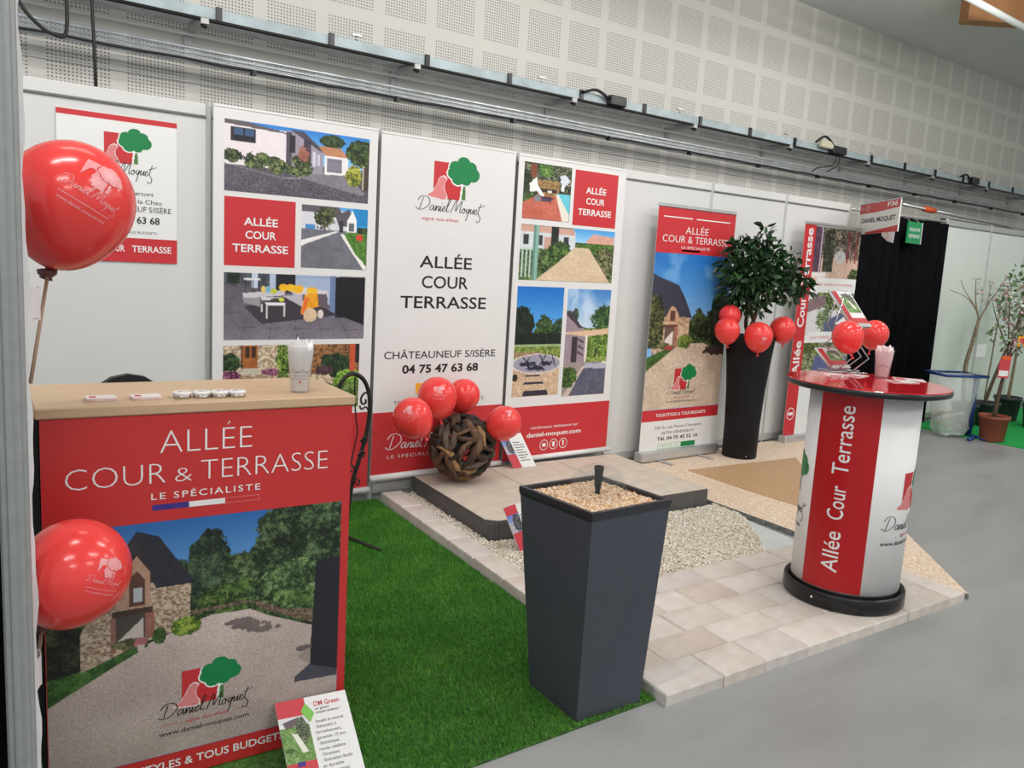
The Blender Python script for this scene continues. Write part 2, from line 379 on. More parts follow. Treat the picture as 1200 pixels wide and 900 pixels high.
SIG = [[(.75,2.0),(.6,1.2),(.45,.15)], [(-.1,1.5),(.25,2.1),(1.0,2.25),(1.75,1.9),(2.0,1.2),(1.5,.45),(.7,.05),(.1,.15),(-.25,.4)],
  [(2.85,.85),(2.45,.9),(2.2,.5),(2.35,.1),(2.65,.3),(2.9,.85),(2.85,.3),(3.0,.05),(3.15,.3)],
  [(3.15,.3),(3.3,.85),(3.25,.1),(3.45,.7),(3.7,.85),(3.75,.5),(3.72,.05),(3.95,.3)], [(3.95,.3),(4.1,.85),(4.05,.15),(4.2,.05),(4.4,.35)], [(4.15,1.25),(4.22,1.35)],
  [(4.4,.35),(4.8,.6),(4.75,.9),(4.5,.75),(4.45,.25),(4.7,.02),(5.05,.35)], [(5.05,.35),(5.5,1.5),(5.55,2.2),(5.3,2.0),(5.2,1.0),(5.2,.2),(5.4,.0),(5.6,.2)],
  [(6.0,-.1),(6.2,.8),(6.55,1.9),(6.75,1.95),(6.75,1.0),(6.85,.3),(7.2,1.2),(7.55,1.9),(7.7,1.85),(7.6,.8),(7.65,.1),(7.9,.15)],
  [(8.3,.85),(8.0,.6),(8.0,.2),(8.25,.02),(8.5,.35),(8.4,.8),(8.25,.85),(8.45,.6),(8.75,.6)],
  [(9.2,.8),(8.85,.75),(8.8,.3),(9.0,.1),(9.2,.45),(9.3,.85),(9.2,.1),(9.1,-.9),(8.95,-1.2)],
  [(9.15,.1),(9.6,.85),(9.55,.3),(9.7,.05),(9.95,.45),(10.1,.85),(10.05,.1),(10.25,.2)], [(10.25,.3),(10.65,.55),(10.6,.85),(10.35,.7),(10.35,.2),(10.6,.0),(10.95,.35)],
  [(11.3,1.9),(11.1,1.0),(11.05,.3),(11.3,-.1),(11.6,-.5),(11.55,-1.1),(11.15,-1.3),(10.95,-.95)], [(10.8,1.15),(11.4,1.35),(12.0,1.65)]]
def signature(mb, mp, x, y, wd, m, k=1.0, e=.0013, tilt=0.0, shear=.18, a=-.3, b=12.0, hk=1.0):
    mb.cut(); s = wd/(b-a); ct, st = math.cos(tilt), math.sin(tilt)
    for st_ in SIG:
        q = [((p.x-a+shear*p.y)*s, p.y*s*hk) for p in catmull([(u, t, 0) for u, t in st_], 6)]
        q = [(x+u*ct-t*st, y+u*st+t*ct) for u, t in q]
        ribbon(mb, mp, q, .13*s*k, m, e)
# logo in a unit box: red square 0..1, pale path at lower left, green tree at upper right
def _tree():
    cx, cy = .98, .78; o = []
    for (dx, dy, r) in [(.28,-.05,.20),(.22,.13,.17),(.0,.22,.20),(-.24,.10,.18),(-.30,-.06,.16),(-.16,-.20,.17),(.08,-.2,.16),(.0,.0,.2),(.12,.04,.18)]: o.append((cx+dx*1.15, cy+dy, r))
    return o
def _inside_tree(X, Y, grow=0.0):
    mk = np.zeros_like(X, bool)
    for (a, b, r) in _tree(): mk |= ((X-a)/1.15)**2+(Y-b)**2 < (r+grow)**2
    return mk
def _poly_mask(pts, X, Y):
    ins = np.zeros(X.shape, bool); n = len(pts)
    for i in range(n):
        x0, y0 = pts[i][0], pts[i][1]; x1, y1 = pts[(i+1) % n][0], pts[(i+1) % n][1]
        if y0 == y1: continue
        c = ((y0 > Y) != (y1 > Y)) & (X < (x1-x0)*(Y-y0)/(y1-y0)+x0); ins ^= c
    return ins
PATHP = [(p.x, p.y) for p in catmull([(-.18,.05,0),(-.02,.16,0),(.10,.34,0),(.2,.54,0),(.33,.6,0),(.42,.52,0),(.36,.40,0),(.36,.25,0),(.44,.10,0),(.40,-.02,0),(.1,0,0)], 5, True)]
PATHO = [(p[0]+(p[0]-.2)*.10, p[1]+(p[1]-.25)*.08) for p in PATHP]
def logo(mb, mp, x, y, s, cols=('red_print', 'ink_pink', 'ink_green', 'ink_white', 'ink_trunk'), e=.0012, n=56):
    """cells of a fine grid, so it also follows curved surfaces"""
    xs = np.linspace(-.25, 1.55, int(n*1.8)); ys = np.linspace(-.08, 1.25, int(n*1.33)); dx = xs[1]-xs[0]; dy = ys[1]-ys[0]
    X, Y = np.meshgrid(xs[:-1]+dx/2, ys[:-1]+dy/2); L = np.full(X.shape, -1)
    L[(X > 0) & (X < 1) & (Y > 0) & (Y < 1)] = 0
    L[_poly_mask(PATHO, X, Y)] = 3; L[_poly_mask(PATHP, X, Y)] = 1
    tr = _poly_mask([(.94, .02), (1.08, .02), (1.06, .5), (1.0, .5)], X, Y); L[_poly_mask([(.88, 0), (1.13, 0), (1.1, .6), (.94, .6)], X, Y) & (X < 1.0)] = 3
    L[tr] = 4; L[_inside_tree(X, Y, .035) & (L >= 0)] = 3; L[_inside_tree(X, Y)] = 2
    idx = {}
    vs = []; 
    def vid(i, j):
        if (i, j) not in idx: idx[(i, j)] = len(vs); vs.append(mp(x+xs[j]*s, y+ys[i]*s, e))
        return idx[(i, j)]
    fs = {k: [] for k in range(5)}
    for i in range(L.shape[0]):
        j = 0
        while j < L.shape[1]:
            k = L[i, j]
            if k < 0: j += 1; continue
            # merge up to three equal cells in a row
            j2 = j+1
            while j2 < L.shape[1] and L[i, j2] == k and j2-j < 3: j2 += 1
            fs[k].append((vid(i, j), vid(i, j2), vid(i+1, j2), vid(i+1, j))); j = j2
    o = len(mb.v); mb.v += vs
    for k in range(5):
        if cols[k] is None: continue
        q = mb.mi(cols[k])
        for f in fs[k]: mb.f.append(tuple(t+o for t in f)); mb.m.append(q); mb.sm.append(False)
def rect(mb, mp, x0, x1, y0, y1, m, e=.0006, n=1):
    mb.cut(); P = []
    for i in range(n+1):
        x = x0+(x1-x0)*i/n; P += [mp(x, y0, e), mp(x, y1, e)]
    mb.add(P, [(2*i, 2*i+2, 2*i+3, 2*i+1) for i in range(n)], m)
def poly(mb, mp, pts, m, e=.0008): mb.cut(); mb.add([mp(p[0], p[1], e) for p in pts], [tuple(range(len(pts)))], m)
def ring(mb, mp, x, y, r, wd, m, e=.0012, n=24):
    mb.cut(); P = []
    for i in range(n): a = 2*PI*i/n; P += [mp(x+(r-wd)*math.cos(a), y+(r-wd)*math.sin(a), e), mp(x+r*math.cos(a), y+r*math.sin(a), e)]
    mb.add(P, [(2*i, 2*((i+1) % n), 2*((i+1) % n)+1, 2*i+1) for i in range(n)], m)

# ------------------------------------------------------------------ printed photographs (drawn here, stored as ink colours on fine grids)
class Pic:
    def __init__(s, w, h, seed=1):
        s.w, s.h = w, h; s.r = np.random.default_rng(seed)
        s.X, s.Y = np.meshgrid(np.linspace(0, 1, w), np.linspace(0, 1, h)); s.I = np.zeros((h, w, 3)); s.asp = w/h
    def noise(s, fx, fy=None, octv=3):
        fy = fy or fx/s.asp; out = 0; amp = 1; tot = 0
        for k in range(octv):
            nx, ny = max(2, int(fx))+2, max(2, int(fy))+2; g = s.r.random((ny, nx))
            x = s.X*(nx-1.001); y = s.Y*(ny-1.001); xi = x.astype(int); yi = y.astype(int); fx_ = x-xi; fy_ = y-yi
            fx_ = fx_*fx_*(3-2*fx_); fy_ = fy_*fy_*(3-2*fy_)
            v = (g[yi, xi]*(1-fx_)+g[yi, xi+1]*fx_)*(1-fy_)+(g[yi+1, xi]*(1-fx_)+g[yi+1, xi+1]*fx_)*fy_
            out = out+v*amp; tot += amp; amp *= .55; fx *= 2.1; fy *= 2.1
        return out/tot
    def P(s, pts): return _poly_mask(pts, s.X, s.Y)
    def R(s, x0, x1, y0, y1): return (s.X >= x0) & (s.X <= x1) & (s.Y >= y0) & (s.Y <= y1)
    def blob(s, cx, cy, rx, ry, rough=.25, f=14):
        n = s.noise(f*1.4, None, 4)+s.r.normal(0, .03, (s.h, s.w)); return ((s.X-cx)/rx)**2+((s.Y-cy)/ry)**2 < 1+(n-.5)*4*rough
    def fill(s, mk, col, var=0, f=30):
        c = np.array(col, float)
        if var: 
            n = (s.noise(f, None, 3)-.5)*2*var; s.I[mk] = np.clip(c[None]+n[mk][:, None], 0, 255)
        else: s.I[mk] = c
    def grad(s, mk, c0, c1, y0, y1):
        t = np.clip((s.Y-y0)/(y1-y0), 0, 1)[..., None]; g = np.array(c0, float)*(1-t)+np.array(c1, float)*t; s.I[mk] = g[mk]
    def leaf(s, mk, dark=(22, 36, 20), mid=(58, 84, 44), lite=(120, 146, 78), f=26):
        a = s.noise(f*.4, None, 2); b = s.noise(f*1.5, None, 3); g_ = s.r.normal(0, .13, (s.h, s.w)); t = np.clip((a*.45+b*.75+g_-.42)*2.2, 0, 1)[..., None]
        d, m_, l = (np.array(c, float) for c in (dark, mid, lite))
        g = np.where(t < .55, d+(m_-d)*t/.55, m_+(l-m_)*(t-.55)/.45); s.I[mk] = g[mk]
    def grit(s, mk, col, amp=22):
        n = s.r.normal(0, amp, (s.h, s.w)); s.I[mk] = np.clip(np.array(col, float)[None]+n[mk][:, None]+((s.noise(6)-.5)*24)[mk][:, None], 0, 255)
    def stone(s, mk, a=(196, 178, 150), b=(138, 116, 92), f=40):
        n = s.noise(f, f*1.6/s.asp, 2); t = np.clip((n-.3)*2.6, 0, 1)[..., None]; g = np.array(b, float)*(1-t)+np.array(a, float)*t; s.I[mk] = g[mk]
    def line(s, p, q, wd, col):
        (x0, y0), (x1, y1) = p, q; dx, dy = (x1-x0)*s.asp, y1-y0; L2 = dx*dx+dy*dy
        t = np.clip((((s.X-x0)*s.asp)*dx+(s.Y-y0)*dy)/L2, 0, 1); d = np.hypot((s.X-x0)*s.asp-t*dx, s.Y-y0-t*dy); s.I[d < wd] = col
def lay_photo(name, parent, mp, x0, x1, z0, z1, pic, e=.0007, k=1.12):
    w_, h_ = pic.w, pic.h; vs = []
    xs = np.linspace(x0, x1, w_); zs = np.linspace(z1, z0, h_)
    o0 = np.array(mp(x0, z1, e)); vs = np.array([mp(x, z, e) for z in zs for x in xs], float)
    i = np.arange(h_-1)[:, None]*w_+np.arange(w_-1)[None]; q = np.stack([i, i+w_, i+w_+1, i+1], -1).reshape(-1, 4)
    o = raw_mesh(name, vs, q, ['photo_ink'], np.zeros(len(q)), parent)
    v = pic.I/255.0; L = np.where(v <= .04045, v/12.92, ((v+.055)/1.055)**2.4)*k
    col = np.ones((h_*w_, 4), np.float32); col[:, :3] = np.clip(L.reshape(-1, 3), 0, .9)
    at = o.data.color_attributes.new('Ink', 'FLOAT_COLOR', 'POINT'); at.data.foreach_set('color', col.ravel()); return o

def pic_courtyard(w_, h_):      # stone house with slate roof, gravel drive, trees
    p = Pic(w_, h_, 11); A = p.R(0, 1, 0, 1)
    p.grad(A, (44, 104, 170), (96, 152, 205), 0, .25); cl = np.clip((p.noise(4, 7, 4)-.55)*2, 0, .35)[..., None]*(p.Y < .3)[..., None]; p.I = p.I*(1-cl)+np.array((150, 180, 210))*cl
    p.leaf(p.R(0, 1, .18, .6), (14, 24, 14), (34, 56, 30), (70, 98, 56), 24)
    p.fill(p.R(0, .62, 0, .12), (0, 0, 0)) if False else None
    sky = p.P([(.2,-.1),(.76,-.1),(.72,.03),(.68,.14),(.63,.17),(.6,.13),(.56,.06),(.50,.09),(.47,.2),(.43,.24),(.40,.17),(.37,.16),(.25,.0)])
    p.grad(sky, (40, 100, 168), (104, 158, 208), 0, .25)
    p.leaf(p.blob(.40, .27, .06, .11), (16, 26, 18), (36, 54, 34), (70, 92, 60), 40)
    p.leaf(p.blob(.52, .22, .075, .16, .3), (18, 30, 22), (44, 64, 44), (86, 108, 76), 40)
    p.leaf(p.blob(.62, .28, .06, .12), (26, 40, 22), (70, 92, 56), (128, 146, 100), 40)
    p.leaf(p.blob(.60, .38, .13, .09), (20, 36, 14), (62, 92, 40), (116, 140, 72), 40)
    p.leaf(p.blob(.87, .18, .20, .26, .2), (14, 26, 14), (44, 66, 40), (104, 128, 86), 42)
    p.leaf(p.blob(.82, .37, .17, .13, .2), (22, 40, 20), (72, 102, 58), (136, 158, 104), 46)
    p.leaf(p.R(.0, .28, .33, .66) & ~p.P([(.28,.3),(.1,.34),(.1,.6),(.28,.5)]), (10, 12, 8), (30, 34, 22), (74, 76, 54), 34)
    # drive
    dr = p.P([(0,.70),(.10,.635),(.30,.505),(.44,.45),(.52,.425),(.66,.43),(.72,.47),(.88,.55),(1,.56),(1,1),(0,1)])
    dr = dr | (p.P([(0,.6),(.3,.5),(.3,1),(0,1)])); p.grit(dr, (178, 163, 156), 11); t = np.clip((p.Y-.42)/.5, 0, 1)[..., None]; p.I = np.where(dr[..., None], p.I*(1.10-.16*t), p.I)
    for (cx, cy, rx, ry) in [(.66, .50, .07, .022), (.62, .475, .05, .012), (.70, .53, .06, .014)]: p.fill(p.blob(cx, cy, rx, ry, .6, 30), (112, 100, 98), 8)
    p.stone(p.P([(.44,.41),(.66,.40),(.70,.44),(.90,.545),(1,.545),(1,.50),(.78,.455),(.70,.405),(.62,.385),(.44,.395)]), (132, 112, 92), (70, 58, 48), 110)
    p.leaf(p.P([(.70,.40),(1,.49),(1,.42),(.74,.36)]), (24, 42, 18), (70, 100, 48), (120, 150, 84), 50)
    p.leaf(p.P([(0,.58),(.13,.56),(.30,.495),(.31,.51),(.10,.63),(0,.69)]), (36, 66, 24), (52, 92, 36), (76, 118, 50), 60)
    # house
    p.stone(p.P([(.14,.30),(.20,.12),(.27,.05),(.33,.25),(.45,.26),(.445,.455),(.30,.49),(.10,.57),(.10,.42)]), (198, 182, 158), (128, 106, 86), 120)
    p.fill(p.P([(.20,.15),(.275,.03),(.345,.06),(.465,.275),(.335,.272),(.31,.20)]), (42, 44, 54), 8, 60)
    p.fill(p.P([(.22,.12),(.275,.06),(.335,.245),(.315,.25),(.27,.12)]), (52, 48, 52), 6)
    p.fill(p.P([(.22,.20),(.275,.13),(.315,.2),(.315,.34),(.22,.34)]), (176, 140, 118), 14, 60)
    p.fill(p.P([(.25,.22),(.275,.19),(.30,.23),(.30,.335),(.25,.335)]), (92, 62, 50), 8)
    p.fill(p.R(.262, .292, .26, .32), (178, 186, 190)); p.fill(p.R(.195, .325, .345, .372), (72, 52, 46), 8)
    p.fill(p.P([(.205,.372),(.30,.372),(.30,.47),(.205,.50)]), (74, 68, 64)); p.fill(p.P([(.208,.50),(.208,.475),(.295,.385),(.295,.475)]), (196, 186, 178), 4)
    p.fill(p.R(.30, .33, .37, .478), (146, 98, 84), 18, 60); p.fill(p.R(.19, .207, .37, .515), (140, 100, 86), 14, 60)
    p.leaf(p.blob(.43, .455, .055, .04), (40, 70, 16), (112, 140, 44), (170, 186, 80), 50); p.leaf(p.blob(.345, .475, .025, .035), (20, 38, 16), (52, 80, 34), (90, 120, 60), 50)
    p.leaf(p.blob(.25, .488, .06, .022), (52, 62, 38), (96, 100, 66), (150, 140, 100), 60); p.fill(p.blob(.285, .49, .022, .02), (176, 110, 120), 20, 80)
    p.fill(p.R(.275, .298, .50, .525), (196, 182, 172))
    # dark screen and its shade on the gravel
    p.fill(p.P([(.905,.26),(.995,.25),(1.01,.25),(1.01,.80),(.885,.74),(.888,.70)]), (34, 36, 42), 3)
    p.fill(p.P([(.83,.785),(.885,.74),(1,.79),(1,.82),(.83,.81)]), (70, 70, 80), 4); p.fill(p.blob(.86, .655, .03, .014, .5, 40), (100, 92, 92)); p.fill(p.P([(.835,.69),(.89,.66),(.89,.74)]), (150, 138, 132))
    return p
def pic_courtyard_tall(w_, h_):
    p = Pic(w_, h_, 12); A = p.R(0, 1, 0, 1); p.grad(A, (30, 104, 182), (120, 172, 220), 0, .42)
    cl = np.clip((p.noise(3, 8, 4)-.5)*2, 0, .4)[..., None]; p.I = p.I*(1-cl)+np.array((160, 196, 228))*cl
    p.leaf(p.R(.3, 1, .36, .60), (16, 24, 14), (46, 62, 34), (96, 112, 66), 26)
    p.grad(p.P([(.36,.30),(.74,.30),(.72,.40),(.66,.42),(.6,.38),(.54,.42),(.47,.40)]), (92, 150, 205), (120, 172, 220), .3, .42)
    p.leaf(p.blob(.92, .42, .16, .20, .3), (12, 18, 12), (32, 44, 28), (66, 82, 52), 26); p.leaf(p.blob(.62, .44, .10, .10, .4), (16, 26, 14), (48, 66, 36), (90, 108, 66), 30)
    p.grit(p.P([(0,.70),(.2,.62),(.45,.575),(.7,.57),(1,.64),(1,1),(0,1)]), (198, 178, 158), 11); p.fill(p.blob(.9, .62, .2, .035, .5, 20), (70, 58, 56), 14)
    p.stone(p.P([(.05,.30),(.3,.30),(.5,.40),(.5,.56),(.2,.62),(.05,.64)]), (206, 180, 150), (150, 122, 96), 30)
    p.fill(p.P([(0,.13),(.06,.145),(.33,.20),(.42,.28),(.53,.405),(.36,.40),(.27,.31),(.2,.40),(0,.42)]), (52, 52, 68), 8, 40)
    p.fill(p.P([(.20,.40),(.27,.31),(.36,.39),(.34,.45),(.24,.45)]), (190, 150, 124), 12); p.fill(p.P([(.18,.36),(.27,.29),(.38,.37),(.27,.33)]), (56, 50, 60))
    p.fill(p.R(.25, .31, .36, .43), (86, 58, 50)); p.fill(p.R(.18, .36, .45, .465), (90, 58, 46)); p.fill(p.R(.19, .31, .465, .585), (96, 80, 70)); p.fill(p.P([(.20,.585),(.20,.55),(.30,.49),(.30,.58)]), (216, 206, 194)); p.fill(p.R(.31, .36, .46, .60), (156, 104, 88), 16)
    p.leaf(p.R(0, .18, .26, .60) & p.blob(.05, .45, .15, .2, .4), (16, 20, 10), (60, 66, 34), (120, 122, 72), 30)
    p.leaf(p.P([(0,.66),(.3,.585),(.34,.60),(0,.75)]), (40, 70, 26), (62, 96, 38), (96, 128, 56), 40); p.leaf(p.blob(.45, .56, .09, .045), (40, 66, 16), (96, 120, 44), (160, 170, 86), 40); p.leaf(p.blob(.2, .585, .08, .02), (56, 66, 36), (104, 104, 66), (150, 140, 100), 50)
    p.fill(p.blob(.26, .60, .05, .015), (160, 60, 60), 20, 60); return p
def pic_white_house(w_, h_):
    p = Pic(w_, h_, 21); p.grad(p.R(0, 1, 0, 1), (40, 122, 200), (120, 180, 225), 0, .4)
    p.leaf(p.blob(.73, .12, .10, .10), (16, 28, 14), (40, 60, 30), (80, 100, 54), 30)
    p.grit(p.R(0, 1, .5, 1), (84, 80, 90), 16); p.grit(p.P([(.48,.70),(.68,.58),(.83,.6),(.98,.86),(.93,.88)]), (128, 122, 132), 8)
    p.fill(p.P([(0,.06),(.4,.06),(.4,.62),(0,.62)]), (224, 214, 218), 5); p.fill(p.P([(0,0),(.12,0),(.4,.08),(.4,.10),(0,.06)]), (94, 86, 90))
    p.fill(p.P([(.4,.04),(.5,.06),(.66,.3),(.66,.62),(.4,.66)]), (150, 142, 156), 8); p.fill(p.P([(.4,.06),(.44,.06),(.44,.66),(.4,.66)]), (78, 70, 84)); p.fill(p.P([(.43,.03),(.52,.03),(.66,.27),(.65,.3)]), (70, 66, 78)); p.fill(p.R(.42, .46, .1, .36), (36, 34, 44)); p.fill(p.R(.52, .57, .14, .45), (60, 50, 66))
    p.fill(p.R(.585, .605, .3, .52), (196, 196, 210)); p.fill(p.R(.62, .635, .34, .5), (196, 196, 210))
    p.fill(p.P([(.67,.34),(.84,.34),(.84,.6),(.67,.62)]), (228, 224, 224)); p.fill(p.P([(.62,.2),(.78,.2),(.84,.31),(.84,.34),(.67,.33)]), (184, 126, 92), 14, 40); p.fill(p.R(.685, .795, .37, .575), (126, 122, 134)); 
    for k in range(5): p.fill(p.R(.685, .795, .405+k*.035, .411+k*.035), (104, 100, 112))
    p.fill(p.R(.04, .20, .09, .29), (48, 42, 48)); p.fill(p.R(.06, .185, .10, .27), (58, 84, 120)); p.fill(p.R(.06, .185, .20, .27), (20, 24, 30)); p.fill(p.R(.12, .13, .10, .27), (24, 22, 26))
    for (x, y, rx, ry) in [(.06,.50,.09,.10),(.22,.52,.10,.12),(.34,.56,.07,.12),(.43,.6,.05,.08),(.51,.52,.07,.16),(.5,.62,.08,.06)]: p.leaf(p.blob(x, y, rx, ry, .5), (22, 32, 18), (66, 84, 48), (138, 148, 92), 44)
    p.fill(p.blob(.52, .36, .04, .12, .6, 30), (150, 96, 84), 26, 40); p.leaf(p.blob(.95, .25, .13, .2, .3), (18, 28, 12), (52, 74, 30), (104, 122, 60), 30)
    p.fill(p.R(.95, .97, .42, .8), (176, 166, 140)); p.fill(p.R(.93, 1, .45, .8) & p.R(.965, 1, .4, .9), (66, 52, 48), 12); p.leaf(p.blob(.885, .60, .055, .16, .4), (60, 78, 20), (148, 152, 50), (200, 190, 90), 44)
    p.line((.0, .62), (.38, .74), .008, (120, 116, 120)); p.line((.38, .74), (.5, .72), .008, (150, 146, 150)); return p
def pic_curve_road(w_, h_):
    p = Pic(w_, h_, 22); p.grad(p.R(0, 1, 0, 1), (90, 160, 215), (40, 140, 205), 0, .4); p.fill(p.R(.78, 1, .0, .28), (30, 130, 190), 6)
    p.grit(p.R(0, 1, .36, 1), (106, 106, 116), 7); p.fill(p.R(0, .78, .05, .38), (206, 206, 214), 8); p.fill(p.P([(0,0),(.55,0),(.62,.14),(0,.1)]), (92, 86, 92), 6); p.fill(p.P([(.5,.14),(.7,.02),(.76,.1),(.68,.3),(.55,.3)]), (86, 80, 90), 6)
    p.fill(p.P([(.68,.2),(.76,.04),(.83,.2),(.83,.4),(.68,.4)]), (234, 232, 236)); p.fill(p.R(.71, .79, .24, .38), (96, 100, 108)); p.fill(p.R(.56, .62, .22, .4), (50, 46, 56)); p.fill(p.R(.05, .2, .3, .38), (70, 130, 190))
    p.leaf(p.blob(.35, .17, .15, .18, .7), (22, 32, 20), (70, 82, 48), (120, 126, 80), 44); p.fill(p.R(.335, .36, .25, .4), (90, 74, 60))
    p.leaf(p.P([(.62,.43),(.70,.39),(1,.39),(1,.95),(.8,.75)]), (50, 90, 30), (76, 124, 44), (110, 150, 62), 50); p.leaf(p.R(.84, 1, .3, .40), (20, 30, 16), (50, 70, 34), (80, 100, 50), 40)
    p.fill(p.P([(0,.56),(.5,.39),(.56,.39),(.06,.62),(0,.66)]), (226, 222, 222)); p.fill(p.P([(.58,.44),(.63,.42),(.82,.75),(1,.94),(1,1),(.95,1)]), (226, 222, 220)); p.fill(p.blob(.88, .47, .05, .05, .5, 30), (206, 60, 44)); return p
def pic_lounge(w_, h_):
    p = Pic(w_, h_, 23); p.grit(p.R(0, 1, 0, 1), (104, 98, 108), 6); t = np.clip((p.Y-.2)/.8, 0, 1)[..., None]; p.I *= (.85+.3*t)
    for k in range(7): p.line((-.1+k*.2, 1.1), (.1+k*.12, .15), .0035, (76, 70, 80))
    for y in (.38, .58, .8): p.line((0, y), (1, y+.06), .0035, (78, 72, 82))
    p.fill(p.R(.46, .80, 0, .45), (156, 172, 198), 8); 
    for k in range(7): p.fill(p.R(.48, .76, .03+k*.05, .034+k*.05), (120, 138, 168))
    p.fill(p.R(0, .47, 0, .2), (70, 74, 84), 30); p.fill(p.R(.18, .22, 0, .22), (190, 200, 220)); p.fill(p.R(.30, .34, 0, .3), (170, 184, 208)); p.fill(p.R(.35, .48, 0, .28), (24, 24, 32)); p.fill(p.R(.02, .1, .0, .16), (30, 40, 30), 16)
    p.fill(p.P([(.77,.02),(1,.02),(1,.78),(.85,.66),(.77,.66)]), (18, 18, 24), 3); p.fill(p.R(.735, .775, .0, .66), (104, 124, 160), 6)
    p.fill(p.P([(.13,.5),(.5,.3),(.8,.62),(.25,.76)]), (58, 52, 60), 3)
    p.fill(p.R(.13, .24, .07, .11), (214, 214, 214)); 
    for x in (.14, .19, .23): p.line((x, .1), (x, .26), .006, (28, 26, 30))
    p.fill(p.P([(.12,.30),(.40,.24),(.41,.32),(.13,.38)]), (196, 190, 196), 4); p.fill(p.P([(.12,.37),(.24,.36),(.24,.5),(.13,.44)]), (148, 142, 150))
    p.fill(p.P([(.38,.2),(.5,.18),(.72,.24),(.72,.34),(.53,.34)]), (206, 200, 208), 5); p.fill(p.P([(.39,.33),(.53,.30),(.66,.32),(.54,.5)]), (180, 174, 184), 4); p.fill(p.P([(.53,.30),(.71,.28),(.72,.48),(.54,.52)]), (96, 84, 92), 4)
    for (x, y, s_) in [(.40,.20,.035),(.45,.2,.035),(.5,.22,.04),(.60,.25,.04)]: p.fill(p.blob(x, y, s_, s_*1.7, .2), (236, 178, 34), 14)
    p.fill(p.P([(.55,.30),(.64,.28),(.65,.48),(.60,.52),(.53,.62),(.52,.58)]), (232, 156, 30), 24, 40); p.fill(p.P([(.55,.34),(.58,.34),(.55,.60),(.525,.6)]), (222, 104, 50), 10)
    p.fill(p.P([(.24,.36),(.38,.35),(.39,.39),(.25,.40)]), (206, 204, 208)); p.fill(p.P([(.27,.43),(.41,.43),(.41,.48),(.28,.48)]), (224, 222, 224)); 
    for x, y in ((.285, .68), (.405, .64), (.25, .58)): p.line((x, .46), (x, y), .007, (200, 198, 200))
    p.fill(p.blob(.35, .40, .04, .035, .2), (60, 66, 50)); p.fill(p.blob(.29, .24, .02, .05, .2), (120, 170, 190)); p.fill(p.blob(.33, .26, .025, .04, .2), (190, 190, 60)); p.fill(p.blob(.26, .24, .015, .05, .2), (222, 190, 90)); p.fill(p.blob(.385, .385, .02, .035, .2), (196, 200, 70))
    p.fill(p.blob(.59, .62, .05, .11, .1), (208, 182, 150), 14, 60); p.fill(p.blob(.665, .6, .022, .07, .1), (214, 204, 196)); return p
def pic_cottage(w_, h_):
    p = Pic(w_, h_, 24); p.stone(p.R(0, 1, 0, 1), (214, 198, 172), (140, 116, 92), 60); p.stone(p.R(.62, 1, 0, .45), (170, 120, 74), (84, 56, 34), 70)
    p.fill(p.R(.13, .235, 0, .34), (158, 92, 44), 14); p.fill(p.R(.15, .18, .02, .18), (60, 40, 26)); p.fill(p.R(.195, .22, .02, .18), (60, 40, 26)); p.fill(p.R(.118, .132, 0, .34), (96, 58, 36)); p.fill(p.R(.13, .24, .34, .42), (190, 180, 166))
    p.leaf(p.blob(.05, .25, .08, .14, .5), (14, 28, 14), (36, 58, 30), (80, 104, 60), 50); p.leaf(p.blob(.05, .43, .09, .06, .5), (60, 20, 44), (120, 54, 92), (190, 120, 150), 60); p.leaf(p.blob(.33, .4, .07, .05, .5), (90, 40, 66), (156, 84, 120), (214, 160, 180), 60)
    p.leaf(p.blob(.42, .3, .05, .4, .5), (40, 60, 16), (104, 130, 48), (160, 180, 90), 50); p.leaf(p.blob(.81, .32, .13, .2, .4), (14, 28, 14), (34, 58, 32), (70, 98, 58), 50); p.fill(p.R(.66, .79, .34, .46), (70, 48, 56), 20, 50); p.leaf(p.blob(.92, .55, .12, .16, .3), (50, 90, 20), (110, 156, 50), (170, 200, 100), 50)
    p.fill(p.R(.925, .965, 0, .42), (192, 82, 54), 8); p.fill(p.R(.965, 1, 0, .3), (40, 30, 30), 14); p.leaf(p.R(0, 1, .62, 1), (40, 60, 24), (86, 116, 54), (140, 164, 94), 60); p.grit(p.P([(.1,.6),(.6,.6),(.8,1),(0,1)]), (190, 176, 160), 10); return p
